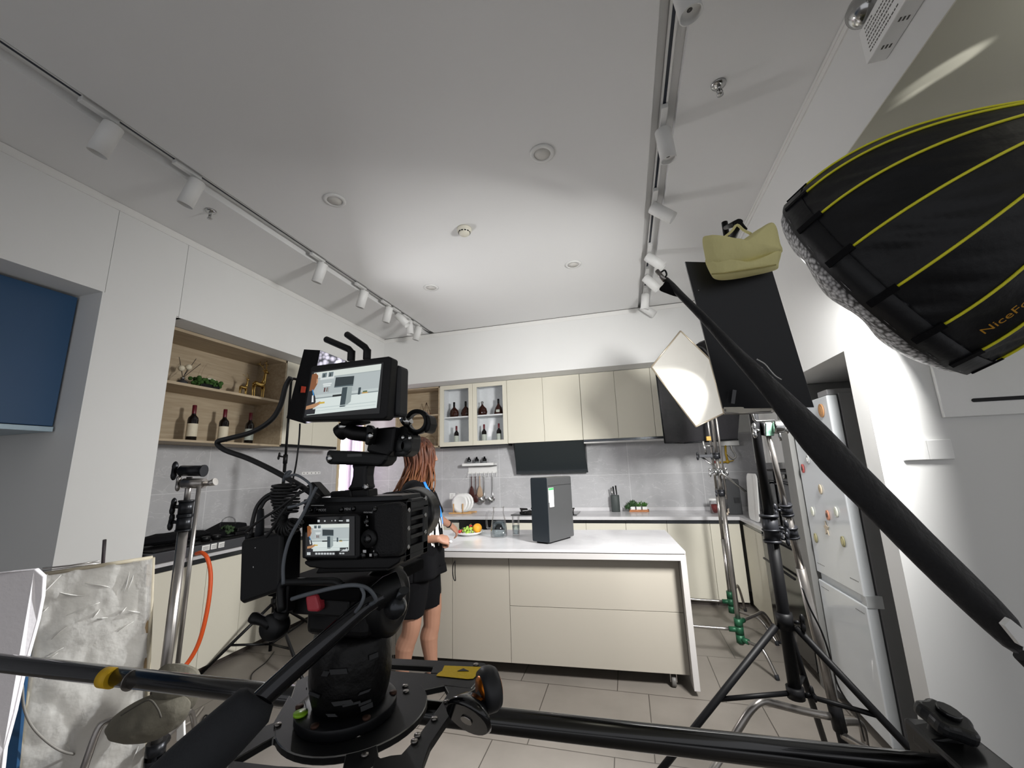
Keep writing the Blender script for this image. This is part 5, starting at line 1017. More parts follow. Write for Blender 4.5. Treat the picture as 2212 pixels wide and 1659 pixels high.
# black board
D_=1.32
BQ=[dp(1480,565,D_+.03),dp(1664,570,D_-.03),dp(1759,880,D_-.05),dp(1562,883,D_+.02)]
nb=(BQ[1]-BQ[0]).cross(BQ[3]-BQ[0]).normalized(); nb=nb if nb.dot(CAM-BQ[0])>0 else -nb
t=thing('black_board','large black foam board clamped to the stand under the yellow sandbag','board',BQ[3])
MB().prism(BQ,-nb*.012).build('board',mat('foamboard_black','#131417',.34,var=.12,scale=120,spec=.4),t,bevel=.001)
w=MB(); c=dp(1585,857,D_-.012); w.obox(c,CR*.006-CU*.001,CU*.022+CR*.003,nb*.0004); w.build('tape',mat('clear_tape','#4b4c4f',.25),t)
w=MB(); w.obox(dp(1671,702,D_-.012),CR*.005,CU*.007,nb*.0005); w.obox(dp(1668,706,D_-.012),CR*.003,CU*.004,nb*.0006); w.obox(dp(1509,627,D_+.005),CR*.0015,CU*.0015,nb*.0005); w.build('paper_scraps',mat('paper','#8d8d8b',.7),t)
w=MB(); w.sweep([dp(1566,884,D_+.01),dp(1566,893,D_+.01),dp(1600,893,D_+.01),dp(1668,890,D_-.01)],.004,8); fr_=w.build('edge_wire',STEEL,t)
MB().prism([dp(1564,880,D_+.012),dp(1672,877,D_-.01),dp(1674,891,D_-.01),dp(1570,895,D_+.012)],-nb*.02).build('foam_edge',mat('old_foam','#cfcabd',.8,var=.15,scale=25),t,bevel=.002)
# yellow sandbag
t=thing('sandbag','pale yellow sandbag hung over the top of the black board','sandbag',dp(1605,600,1.28))
SBY=mat('sandbag_yellow','#dcd498',.8,var=.08,scale=12,bump=1.0,bscale=11,stretch=(1.6,1.6,.7))
def bagpts(l,d): return smooth_loop([dp(x,y,d) for x,y in l],5)
w=MB(); pillow(w,bagpts(((1519,512),(1545,513),(1575,518),(1594,524),(1612,513),(1640,494),(1672,482),(1686,530),(1688,546),(1650,560),(1600,574),(1560,580),(1530,570),(1521,545)),1.24),-CF,.042,9,.9); w.build('top_lobe',SBY,t)
w=MB(); pillow(w,bagpts(((1524,560),(1560,570),(1610,566),(1660,550),(1687,540),(1682,570),(1676,583),(1630,595),(1580,604),(1548,604),(1535,592)),1.245),-CF,.04,9,.9); w.build('bottom_lobe',SBY,t)
MB().sweep([dp(x,y,1.203) for x,y in ((1537,592),(1565,590),(1610,583),(1650,577),(1676,572))],.0022,6).build('seam',mat('seam_yellow','#a89d62',.8),t)
MB().sweep(crom([dp(1560,516,1.25),dp(1580,500,1.27),dp(1592,486,1.275),dp(1606,497,1.27),dp(1622,505,1.25)],4),.004,6).build('strap',SBY,t)
# ---------------------------------------------------------------- leaning C-stand
cb=dp(1806,1540,1.72); chd=dp(1656,926,1.78)
t=cstand('c_stand','scuffed chrome C-stand leaning beside the black stand, its leg bent over the floor',V((cb.x,cb.y,cb.z-.02)),chd,[],STEEL,BLK,hub=cb.z,stage=[(cb.z-.06,zat(1740,1240)+.0,.019),(zat(1740,1240),1.22,.0145),(1.22,chd.z,.0115)])
dd=(chd-cb).normalized(); AT=lambda z: cb+dd*((z-cb.z)/dd.z)
for z in (1.14,1.235):
    w=MB().tube(AT(z-.02),AT(z+.02),.0225,seg=16).tube(AT(z+.016),AT(z+.024),.026,seg=16).tube(AT(z-.024),AT(z-.016),.025,seg=16); clutter_knob(w,AT(z)+V((-.02,-.01,0)),(-1,-.2,0),.012,.02); w.build('collar',MATS['collar_grey'],t)
MB().tube(cb-dd*.07,cb+dd*.04,.026,seg=16).build('leg_hub',BLK,t); MB().tube(cb-dd*.16,cb-dd*.06,.019,seg=14).build('hub_foot',BLK,t)
def px_leg(pts): 
    P_=[dp(*p) for p in pts]; MB().sweep(crom(P_,5),.0145,14).build('leg',STEEL,t)
q1=dp(1580,1600,1.60); lg=dp(1640,1512,1.62)
ext=q1+(q1-dp(1622,1535,1.615))*((q1.z-.01)/(dp(1622,1535,1.615).z-q1.z)) if dp(1622,1535,1.615).z>q1.z else q1
px_leg(((1790,1547,1.71),(1735,1536,1.69),(1672,1520,1.65),(1645,1515,1.63),(1622,1533,1.615),(1600,1566,1.605),(1580,1600,1.60)))
P_=[q1,ext]; MB().tube(q1,ext,.0145,seg=14).build('leg',STEEL,t)
px_leg(((1822,1590,1.70),(1860,1612,1.62),(1905,1637,1.53),(1960,1668,1.45),(1985,1720,1.42)))
px_leg(((1815,1560,1.74),(1850,1560,1.80),(1862,1570,1.82),(1868,1600,1.84),(1872,1625,1.85)))
hd=MB(); hd.obox(chd+Z*.0,CR*.022,CU*.03,CF*.022); hd.build('grip_head',CHROME,t,bevel=.004); w=MB().obox(chd-CF*.0235,CR*.016,CU*.027,CF*.0012); w.build('green_tape',mat('green_tape','#7fae94',.5,var=.3,scale=60),t)
w=MB().lathe([(.001,-.02),(.028,-.02),(.03,-.015),(.03,.015),(.028,.02),(.001,.02)],dp(1678,922,1.76),CR,18); clutter_knob(w,dp(1690,920,1.75),CR,.014,.01); clutter_knob(w,dp(1640,930,1.77),-CR,.014,.012); w.sweep([dp(1682,930,1.75),dp(1687,952,1.74)],.006,8); w.build('knuckle',CHROME,t)
MB().sweep([dp(1624,890,1.7),dp(1628,906,1.72),dp(1634,910,1.72),dp(1672,908,1.72),dp(1676,925,1.74)],.0045,8).build('holder_rod',CHROME,t)
cable('stand_cable','thin black power cable running down the leaning C-stand',[dp(1733,1270,1.66),dp(1748,1310,1.65),dp(1775,1365,1.65),dp(1795,1425,1.65),dp(1808,1475,1.65),dp(1830,1515,1.66),dp(1852,1545,1.7),dp(1868,1600,1.75)],.0035,CB)
# ---------------------------------------------------------------- long black wrapped boom
U=[(1441,590),(1479,633),(1522,674),(1570,722),(1608,760),(1660,800),(1727,860),(1793,918),(1870,1003),(1947,1072),(2025,1153),(2102,1227),(2175,1300),(2230,1360)]
Mi=[(1428,591),(1464,633),(1501,658),(1537,694),(1582,742),(1623,785),(1693,860),(1762,918),(1832,987),(1909,1076),(1967,1142),(2063,1230),(2171,1342),(2225,1400)]
Lo=[(1420,596),(1462,640),(1491,669),(1532,714),(1557,747),(1603,803),(1650,860),(1690,925),(1766,1022),(1847,1095),(1928,1180),(2025,1277),(2130,1372),(2212,1443)]
n=len(U); vs=[];fs=[]
for i in range(n):
    f=(Mi[i][0]-1425)/800; d=1.20-.42*f; wd=.016+.03*min(1,f*3)
    u=dp(*U[i],d+wd*.7); m_=dp(*Mi[i],d); l=dp(*Lo[i],d+wd*.4); b=(u+l)/2+CF*wd*.9
    ring=[u,u.lerp(m_,.5)-CF*.004,m_,m_.lerp(l,.33)-CF*.008*min(1,f*3),m_.lerp(l,.66)-CF*.006*min(1,f*3),l,l.lerp(b,.5)+CF*.006,b,b.lerp(u,.5)]
    vs+=ring
k=9
for i in range(n-1):
    for j in range(k): fs.append((i*k+j,i*k+(j+1)%k,(i+1)*k+(j+1)%k,(i+1)*k+j))
fs+=[tuple(range(k))[::-1],tuple((n-1)*k+j for j in range(k))]
t=thing('wrapped_boom','long boom wrapped in black cloth slanting across from the ceiling spotlights to the wall','boom',dp(2200,1420,.79))
MB().add(vs,fs,True).build('cloth_wrap',mat('boom_cloth','#101013',.75,var=.3,scale=18,bump=.8,bscale=26,sheen=.15),t,subsurf=1)
w=MB(); pillow(w,smooth_loop([dp(x,y,1.2) for x,y in ((1424,626),(1432,615),(1442,606),(1470,636),(1462,641),(1440,634))],3),-CF,.012,4); w.build('cloth_end',CLOTHB,t)
MB().tube(dp(1419,585,1.21),dp(1436,606,1.19),.0065,seg=12).build('pole_tip',STEEL,t); MB().sweep(crom([dp(1428,588,1.19),dp(1436,584,1.19),dp(1440,593,1.19),dp(1436,600,1.19)],4),.0025,6).build('ring',BLK,t)
MB().sweep(crom([dp(x,y,1.075) for x,y in ((1635,776),(1652,786),(1664,800),(1675,812),(1688,820))],3),.0016,5).build('loose_thread',mat('thread_white','#c9c9c6',.8),t)
q=dp(2290,1500,.80); MB().tube((q.x,q.y,.01),q,.014).tube(dp(2205,1415,.81),q,.012).build('support_pole',BLKM,t)
w=MB(); w.prism([dp(x,y,.77) for x,y in ((2170,1352),(2184,1338),(2222,1368),(2236,1410),(2205,1395))],CF*.01); w.build('end_label',WHITEP,t,bevel=.001)
# ---------------------------------------------------------------- two C-stands by the island
CBp=on(1597,1360,'Z',.22); CA=on(1579,1300,'Z',.22)
az=lambda c,x,y: (math.atan2(on(x,y,'Z',0).y-c.y,on(x,y,'Z',0).x-c.x),(on(x,y,'Z',.012)-V((c.x,c.y,.012))).length)
b1,b2=az(CBp,1674,1466),az(CBp,1690,1388); a1,a2=az(CA,1612,1318),az(CA,1674,1392)
zB=lambda x,y: on(x,y,'Y',CBp.y).z
t=cstand('c_stand','chrome C-stand with a green hub nearer the island corner',V((CBp.x,CBp.y,.2)),V((CBp.x,CBp.y,zB(1524,812))),[(math.radians(178),-.0,.6),(b1[0],-.06,b1[1]),(b2[0],.05,b2[1])],STEEL,GREEN,hub=.22,collars=(zB(1568,1065),zB(1551,985)),stage=[(.12,zB(1568,1065),.0175),(zB(1568,1065),zB(1551,985),.0145),(zB(1551,985),3.2,.0115)])
w=MB().obox(V((CBp.x,CBp.y,zB(1524,818))),X*.025,Y*.025,Z*.03); clutter_knob(w,V((CBp.x-.02,CBp.y,zB(1524,818))),(-1,0,0),.014,.03); w.build('grip_head',DARKM,t,bevel=.004)
MB().tube(on(1534,800,'Y',CBp.y-.03),on(1570,1078,'Y',CBp.y-.03),.008,seg=10).build('grip_arm',STEEL,t)
MB().tube(on(1512,984,'Y',CBp.y-.06),on(1612,1063,'Y',CBp.y-.12),.008,seg=10).build('grip_arm',CHROME,t)
w=MB()
for x,y in ((1545,1020),(1558,1019)): w.lathe([(.001,-.018),(.028,-.018),(.028,.018),(.001,.018)],on(x,y,'Y',CBp.y-.07),X,16)
clutter_knob(w,on(1540,1021,'Y',CBp.y-.07),(-1,0,.1),.015,.012); clutter_knob(w,on(1563,1019,'Y',CBp.y-.07),(1,0,.2),.015,.012)
w.build('grip_head',CHROME,t)
w=MB().obox(on(1524,985,'Y',CBp.y-.06),X*.05,Y*.02,Z*.012); clutter_knob(w,on(1515,985,'Y',CBp.y-.06),(-1,0,0),.014,.02); w.build('grip_head',DARKM,t,bevel=.003)
MB().tube(on(1519,953,'Y',CBp.y-.06),on(1526,985,'Y',CBp.y-.06),.008,seg=10).tube(on(1522,963,'Y',CBp.y-.06),on(1540,963,'Y',CBp.y-.06),.006,seg=8).build('flag_pin',CHROME,t)
t=cstand('c_stand','chrome C-stand standing just behind the one with the hanging arms',V((CA.x,CA.y,.2)),V((CA.x,CA.y,2.35)),[(math.radians(177),.0,.6),(a2[0],-.06,a2[1]),(a1[0],.06,min(a1[1],.62))],STEEL,GREEN,hub=.22)
w=MB(); w.obox(V((CA.x-.02,CA.y-.03,on(1546,947,'Y',CA.y).z)),X*.018,Y*.02,Z*.02); w.build('yellow_tape',mat('yellow_mark','#c9952a',.5),t)
# silk frame and lamp
SQ=[dp(1470,715,3.25),dp(1407,793,3.2),dp(1503,922,3.15),dp(1563,893,3.25),dp(1532,775,3.3)]
t=thing('diffusion_silk','white diffusion silk on a wire frame glowing from the lamp behind it','diffuser',SQ[2])
SILK=mat('silk_white','#a3a19c',.9,var=.04,scale=8,transl=.5)
MB().add(SQ,[(0,1,2,3,4)]).build('silk',SILK,t,solid=.002)
w=MB()
for i in range(5): w.tube(SQ[i],SQ[(i+1)%5],.006,seg=8)
w.build('frame_wire',mat('silk_wire','#8f8574',.4,metal=.6),t)
lampc=dp(1508,800,3.62); aim=dp(1450,870,3.0)
t=thing('film_lamp','black film lamp behind the white silk','lamp',lampc-Z*.2); ld=(dp(1468,860,3.2)-lampc).normalized()
MB().sweep([lampc-ld*.3,lampc-ld*.28,lampc-ld*.05,lampc],[.05,.08,.085,.11],24,cap=False).build('housing',BLKM,t); w=MB(); lx_,ly_=frame_of(ld); w.bar(dp(1516,738,3.6),dp(1530,760,3.6),.1,.05).bar(dp(1505,750,3.55),dp(1545,775,3.6),.03,.03).sweep(crom([dp(1503,747,3.5),dp(1518,752,3.5),dp(1530,765,3.5),dp(1537,785,3.5)],4),.008,8); w.build('yoke',BLK,t)
# black flag behind the silk
FQ=[(1417,806),(1436,957),(1593,950),(1598,885),(1570,800)]; t=thing('black_flag','black cloth flag on a wire frame behind the glowing silk','flag',dp(1500,955,3.95))
FP=[dp(x,y,4.1) for x,y in FQ]; MB().add(FP,[(0,1,2,3,4)]).build('cloth',mat('flag_cloth','#1a191d',.6,var=.2,scale=12,bump=.3,bscale=18),t,solid=.004)
MB().tube(dp(1436,957,4.09),dp(1480,957,4.08),.006,seg=8).tube(dp(1478,957,4.08),dp(1594,949,4.08),.008,seg=8).tube(dp(1417,806,4.09),dp(1436,957,4.09),.006,seg=8).build('frame_wire',DARKM,t)
# ---------------------------------------------------------------- small softbox on its light stand, far side
fc=on(583,1412,'Z',.03); px_top=on(629,822,'Y',fc.y)
t=thing('light_stand','slim black light stand by the base cabinets holding the small softbox','light stand',(fc.x,fc.y,0))
zc=on(578,1300,'Y',fc.y).z
MB().tube((fc.x,fc.y,.05),(fc.x,fc.y,on(607,990,'Y',fc.y).z),.014,seg=12).build('column',BLKM,t); MB().tube((fc.x,fc.y,on(607,990,'Y',fc.y).z),px_top,.011,seg=12).build('column',BLKM,t)
w=MB(); zk=on(606,992,'Y',fc.y).z; w.tube((fc.x,fc.y,zk-.04),(fc.x,fc.y,zk+.04),.019); clutter_knob(w,(fc.x-.015,fc.y-.01,zk+.02),(-1,-.3,.2),.014,.03); w.build('collar',BLK,t)
feet=[on(432,1457,'Z',.01),on(655,1368,'Z',.01),V((fc.x+.6,fc.y-.3,.01))]
feet[1]=V((fc.x+.05,fc.y+.55,.01))
for f in feet:
    top=V((fc.x,fc.y,zc)); MB().tube(top+(f-top).normalized()*.02,f,.012,seg=10).build('leg',BLKM,t); MB().tube(V((fc.x,fc.y,.10)),top.lerp(f,.62),.009,seg=8).build('brace',BLKM,t)
MB().tube((fc.x,fc.y,zc-.03),(fc.x,fc.y,zc+.03),.024).build('leg_collar',BLK,t)
MB().sweep(crom([px_top,on(634,818,'Y',fc.y),on(648,822,'Y',fc.y),on(660,828,'Y',fc.y)],3),.012,8).build('yoke',BLK,t)
fy=fc.y-.05; G=lambda x,y,dy=0:on(x,y,'Y',fy+dy)
t=thing('small_softbox','small black softbox with a honeycomb grid peeking out behind the monitor','softbox',G(640,910))
n1,n2,n3,n4=G(657,755),G(692,757),G(660,915),G(619,903)
ff=V((.55,.42,.10)); nn=[n1,n2,n3,n4]
farT=[G(745,780,.2),G(750,782,.25)]
a_,b_,c_2,d_2=n2,G(746,779,.10),G(712,905,.10),n3
MB().add([n1,n2,n3,n4, n1+V((.16,.28,-.06)),b_+V((0,.02,0)),c_2,n4+V((.16,.28,0))],[(0,1,2,3),(4,5,1,0),(3,2,6,7),(4,0,3,7),(4,7,6,5)]).build('shell',CLOTHB,t,solid=.004)
HW=mat('honeycomb_lit','#cfcbd8',.6,var=.3,scale=30,emit='#e8e4f4',estr=.35)
m_=HW.node_tree; vo=m_.nodes.new('ShaderNodeTexVoronoi'); vo.inputs['Scale'].default_value=26; tc=m_.nodes.new('ShaderNodeTexCoord'); m_.links.new(tc.outputs['Object'],vo.inputs['Vector']); cr=m_.nodes.new('ShaderNodeValToRGB'); cr.color_ramp.elements[0].position=.25; cr.color_ramp.elements[0].color=(.75,.72,.85,1); cr.color_ramp.elements[1].position=.65; cr.color_ramp.elements[1].color=(.08,.08,.1,1); m_.links.new(vo.outputs['Distance'],cr.inputs[0]); m_.links.new(cr.outputs[0],m_.nodes['Principled BSDF'].inputs['Base Color']); m_.links.new(cr.outputs[0],m_.nodes['Principled BSDF'].inputs['Emission Color'])
MB().grid(lambda u,v: a_.lerp(b_,u).lerp(d_2.lerp(c_2,u),v)+V((.03,-.02,0))*math.sin(PI*u)*math.sin(PI*v),12,12).build('honeycomb_grid',HW,t,solid=.006)
w=MB(); prismY(w,((651,834),(660,835),(658,848),(649,848)),fy-.012,fy-.006); w.build('red_patch',mat('red_patch','#b23b26',.6),t)
# ================================================================ left side: C-stand, sandbag, panels
LC=on(411,1020,'Y',1.45); LX=LC.x; LYv=1.45; LP=lambda x,y: on(x,y,'Y',LYv)
hz=.36
def to_floor_(a,b,z=.012): d=b-a; return a+d*((a.z-z)/-d.z)
t=cstand('c_stand','dark chrome C-stand with two grip heads in front of the white pillar',V((LX,LYv,.2)),V((LX,LYv,LP(409,1030).z)),[(math.radians(0),-.02,.5),(math.radians(120),.02,.45)],STEEL,DARKM,hub=hz,r=.02,stage=[(.18,LP(389,1135).z,.0195),(LP(389,1135).z,LP(397,1095).z,.017),(LP(397,1095).z,LP(409,1030).z,.012)])
for (x,y) in ((389,1130),(394,1097)):
    p=V((LX,LYv,LP(x,y).z)); w=MB().tube(p-Z*.03,p+Z*.03,.028,seg=16).tube(p+Z*.026,p+Z*.034,.031,seg=16).tube(p-Z*.034,p-Z*.027,.031,seg=16); clutter_knob(w,p+V((-.025,-.01,.005)),(-1,-.25,.1),.016,.02); w.build('collar',DARKM,t)
p=LP(415,1017); w=MB().tube(p-CR*.05,p+CR*.05,.024,seg=16).tube(p+CR*.048,p+CR*.056,.027,seg=16); clutter_knob(w,p-CR*.05,-CR,.018,.02); w.build('grip_head',DARKM,t)
p=LP(418,1044); w=MB().tube(p-CR*.045,p+CR*.05,.022,seg=16); clutter_knob(w,p-CR*.045,-CR,.015,.015); w.sweep([p+CR*.05,p+CR*.075,p+CR*.1+CU*.008],[.012,.012,.017],12); w.build('grip_head',STEEL,t)
MB().tube(on(430,1050,'Y',LYv-.03),on(383,1440,'Y',LYv-.03),.0085,seg=12).build('grip_arm',STEEL,t)
lgp=[dp(*q) for q in ((300,1560,1.62),(262,1556,1.56),(228,1558,1.53),(210,1580,1.51),(190,1635,1.48),(168,1700,1.45))]; lgp.append(to_floor_(lgp[-2],lgp[-1])); MB().sweep(crom(lgp,4),.0125,12).build('leg',STEEL,t)
t=thing('sandbag','olive grey sandbag slung over the legs of the dark C-stand','sandbag',dp(330,1590,1.6))
OLV=mat('sandbag_olive','#565247',.85,var=.12,scale=14,bump=1.0,bscale=12)
w=MB(); pillow(w,smooth_loop([dp(x,y,1.58) for x,y in ((356,1436),(392,1436),(424,1452),(432,1490),(415,1530),(380,1530),(345,1500),(336,1460))],4),-CF,.07,7,.6); w.build('top_lobe',OLV,t)
w=MB(); pillow(w,smooth_loop([dp(x,y,1.53) for x,y in ((238,1558),(262,1535),(300,1512),(340,1498),(390,1500),(412,1525),(395,1560),(365,1582),(320,1592),(280,1590),(248,1578))],4),-CF,.08,8,.6); w.build('bottom_lobe',OLV,t)
MB().sweep(crom([dp(262,1545,1.46),dp(290,1528,1.45),dp(322,1512,1.45),dp(340,1530,1.45),dp(348,1550,1.45)],4),.003,6).build('seam',mat('seam_olive','#3d3a33',.8),t)
def to_floor(top,bot,z=.01): d=bot-top; return top+d*((top.z-z)/-d.z)
TL,TR=dp(93,1240,1.52),dp(330,1204,1.72); BL=to_floor(TL,dp(42,1640,1.46)); BR=to_floor(TR,dp(318,1500,1.70))
nn_=(TR-TL).cross(BL-TL).normalized(); nn_=nn_ if nn_.dot(CAM-TL)>0 else -nn_
t=thing('light_diffuser','dirty white diffusion panel in a cloudy plastic sleeve leaning before the white pillar','panel',(TL+BR)/2*V((1,1,0)) if False else V(((BL.x+BR.x)/2,(BL.y+BR.y)/2,0)))
PF=mat('old_board','#c3c0b8',.75,var=.18,scale=5)
MB().prism([TL,TR,BR,BL],-nn_*.025).build('board',PF,t,bevel=.003)
FILM=mat('plastic_film','#ebe9e4',.12,var=.05,alpha=.42,bump=1.6,bscale=11,spec=.7)
ux_=(TR-TL);uy_=(BL-TL)
def film(u,v):
    p=(TL.lerp(TR,u*1.0)).lerp(BL.lerp(BR,u),v); import mathutils.noise as mn
    return p+nn_*(.006+.03*abs(mn.noise(p*7))+.012*abs(mn.noise(p*19+V((3,1,7))))-.004*(u>.97 or u<.02 or v<.015))
sl_=MB().grid(film,40,40).build('plastic_sleeve',FILM,t)
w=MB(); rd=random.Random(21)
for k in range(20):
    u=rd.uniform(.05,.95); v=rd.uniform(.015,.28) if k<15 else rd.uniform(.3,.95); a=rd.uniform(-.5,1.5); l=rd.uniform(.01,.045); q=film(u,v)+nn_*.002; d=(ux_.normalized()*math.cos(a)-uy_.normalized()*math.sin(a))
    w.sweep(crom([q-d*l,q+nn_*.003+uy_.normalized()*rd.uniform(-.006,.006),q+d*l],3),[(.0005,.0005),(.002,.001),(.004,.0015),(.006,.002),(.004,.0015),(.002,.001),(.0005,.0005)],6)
w.build('crease_highlights',mat('crease_glint','#dddbd6',.18,var=.03,spec=.8),sl_)  # creases coloured near white, painting in the highlights the film does not catch
w=MB().tube(TL+nn_*.004,TR+nn_*.004,.008,seg=8).tube(TR+nn_*.004,BR+nn_*.004,.008,seg=8).tube(TL+nn_*.004,BL+nn_*.004,.008,seg=8); w.build('frame_edge',mat('edge_tape','#a59c88',.6,var=.2,scale=30),t)
w=MB()
for f0,f1 in ((.02,.10),(.22,.27),(.36,.46),(.52,.6)): w.bar(TR.lerp(BR,f0)+nn_*.008-ux_.normalized()*.012,TR.lerp(BR,f1)+nn_*.008-ux_.normalized()*.012,.012,.004,nn_)
w.build('brown_tape',mat('brown_tape','#7a664a',.5,var=.3,scale=20),t)
MB().tube(dp(226,1166,1.63),dp(221,1238,1.63),.006,seg=10).build('stick',mat('dark_stick','#3b3436',.5),t)
MB().sweep([dp(93,1240,1.54),dp(92,1228,1.54),dp(150,1222,1.59),dp(215,1212,1.64)],.003,6).sweep([dp(93,1233,1.54),dp(215,1217,1.64)],.002,6).build('wire',STEEL,t)
SL=[dp(x,y,d) for x,y,d in ((-60,1245,1.28),(20,1236,1.3),(75,1230,1.33),(93,1246,1.34),(90,1290,1.34),(80,1340,1.34),(66,1390,1.33),(52,1440,1.32),(30,1540,1.3),(8,1620,1.28),(-12,1800,1.235),(-30,2150,1.2),(-130,2150,1.2))]
t=thing('white_sheet','white foam sheet with a torn edge standing before the plastic-wrapped panel','sheet',V((SL[0].x,SL[0].y,0)))
MB().prism(SL,CF*.012).build('sheet',mat('foam_sheet','#d4d0d2',.85,var=.04,scale=10,bump=.15,bscale=60),t,bevel=.002)
BLq=[dp(x,y,d) for x,y,d in ((66,1362,1.44),(50,1500,1.43),(34,1665,1.41),(30,1900,1.36),(-80,1900,1.34),(-80,1380,1.42))]
t=thing('blue_board','deep blue board leaning behind the torn white sheet','board',V((BLq[3].x,BLq[3].y,0))); MB().prism(BLq,CF*.012).build('board',BLUE,t,bevel=.002)
# light kit on the side worktop
t=thing('light_fixture','long grey lighting fixture with white stickers lying on the side worktop','light fixture',(-3.4,2.7,.88))
MB().box((-3.66,2.17,.8815),(-3.135,3.32,.952)).build('housing',mat('fixture_grey','#4b4c50',.4,metal=.3),t,bevel=.006); MB().box((-3.64,2.19,.9525),(-3.15,3.30,.962)).build('top_grid',BLK,t,bevel=.002)
w=MB(); 
for a,b in ((437,455),(456,470),(472,486)):
    p0=on(a,1178,'X',-3.134); p1=on(b,1178,'X',-3.134); w.box((-3.1345,p0.y,.905),(-3.1335,p1.y-.006,.945))
st=w.build('stickers',WHITEP,t); w=MB()
for a in (439,444,458,463,474,479):
    p0=on(a,1178,'X',-3.134); 
    for k in range(3): w.box((-3.1334,p0.y,.912+k*.009),(-3.1329,p0.y+.028,.915+k*.009))
w.build('sticker_print',MK,st)
t=thing('equipment_bag','long black equipment bag lying at the pillar end of the grey fixture','bag',(-3.4,2.42,.963))
w=MB(); pillow(w,smooth_loop([V((-3.4,2.2,1.0)),V((-3.33,2.3,1.0)),V((-3.3,2.5,1.0)),V((-3.34,2.72,1.0)),V((-3.45,2.78,1.0)),V((-3.52,2.5,1.0)),V((-3.5,2.25,1.0))],4),Z,.045,6,.75); w.build('body',CLOTHB,t)
t=thing('black_case','black peaked equipment cover beside the glass cloche on the worktop','case',(-3.5,2.9,.963))
pk=[V((-3.5,y,z)) for y,z in ((2.72,.9635),(2.74,.985),(2.95,1.06),(3.02,1.045),(3.05,.9635))]
MB().prism(pk,(.22,0,0)).build('cover',CLOTHB,t,bevel=.008)
cp_=on(491,1150,'X',-3.3); p=V((-3.3,cp_.y,.963)); t=thing('glass_cloche','small glass cloche full of green moss on the side worktop','cloche',p)
MB().lathe([(.058,.006),(.058,.09),(.048,.13),(.025,.15),(.001,.156)],p,seg=28,cap=False).build('dome',MATS['cloche_glass'],t,); MB().lathe([(.001,0),(.07,0),(.07,.01),(.001,.01)],p,seg=28).build('base',BLK,t)
w=MB(); rd=random.Random(8)
for k in range(60): a=rd.uniform(0,6.28); r_=.042*rd.random()**.5; w.ball(p+V((math.cos(a)*r_,math.sin(a)*r_,rd.uniform(.02,.075))),rd.uniform(.008,.014),8,6)
w.build('moss',mat('moss_dark','#2c4023',.8,var=.4,scale=60),t)
for (x,y,l) in ((445,1160,'small dark metal jar lid in front of the equipment bag'),(468,1157,'small dark metal jar beside the glass cloche')):
    q=on(x,y,'X',-3.22); MB().lathe([(.001,0),(.03,0),(.03,.03),(.026,.034),(.001,.034)],(-3.22,q.y,.9625),seg=20).build('metal_jar',BLKM,label=l,cat='jar',group='metal jars on the fixture')
q=on(520,1142,'X',-3.25); t=thing('clamp','black spring clamp on the far end of the grey fixture','clamp',(-3.25,q.y,.963)); MB().box((-3.28,q.y-.07,.9635),(-3.22,q.y+.07,.99)).build('jaw',BLK,t,bevel=.004); MB().box((-3.275,q.y-.05,.99),(-3.225,q.y+.10,1.02)).build('handle',BLK,t,bevel=.006)
cable('orange_cable','thick orange cable hanging from the side worktop in front of the cabinets',[dp(424,1196,2.98),dp(436,1194,2.95),dp(448,1206,2.92),dp(455,1240,2.9),dp(452,1290,2.85),dp(442,1345,2.8),dp(428,1392,2.76),dp(408,1428,2.72),dp(380,1460,2.68),on(372,1478,'Z',.016),on(366,1480,'Z',.0145)],.0135,mat('orange_rubber','#d4521c',.45,var=.06),12)
# cables on the floor
GF='loose cables on the floor'
Fz=lambda x,y,z=.008: on(x,y,'Z',z)
cable('floor_cable','thin black cable wandering over the floor under the slim light stand',[Fz(592,1408),Fz(575,1430),Fz(545,1455),Fz(540,1480),Fz(520,1500),Fz(500,1485),Fz(478,1488)],.004,CB,6,group=GF)
cable('floor_cable','pale cable snaking over the floor behind the sandbag',[Fz(440,1525),Fz(410,1560),Fz(360,1580),Fz(300,1600),Fz(240,1630),Fz(200,1659)],.006,mat('cable_pale','#9a948b',.6),6,group=GF)
cable('floor_cable','grey cable curving along the bottom of the plastic-wrapped panel',[dp(48,1480,1.38),dp(52,1530,1.4),dp(70,1570,1.42),dp(105,1605,1.46),dp(140,1625,1.5),dp(180,1632,1.6)],.004,mat('cable_mid','#7d7a74',.6),6,group=GF)
cable('floor_cable','dark cable looping on the floor beside the pan handle grip',[Fz(420,1640),Fz(450,1600),Fz(470,1570),Fz(445,1545),Fz(430,1570),Fz(405,1600),Fz(380,1640)],.005,CB,6,group=GF)
q=on(384,1600,'Z',.02); t=thing('white_strip','white folded strip of paper tape standing on the cable heap','strip',q)
MB().prism([dp(x,y,1.9) for x,y in ((382,1545),(396,1548),(398,1600),(380,1602))],CF*.012).build('strip',WHITEP,t,bevel=.003)
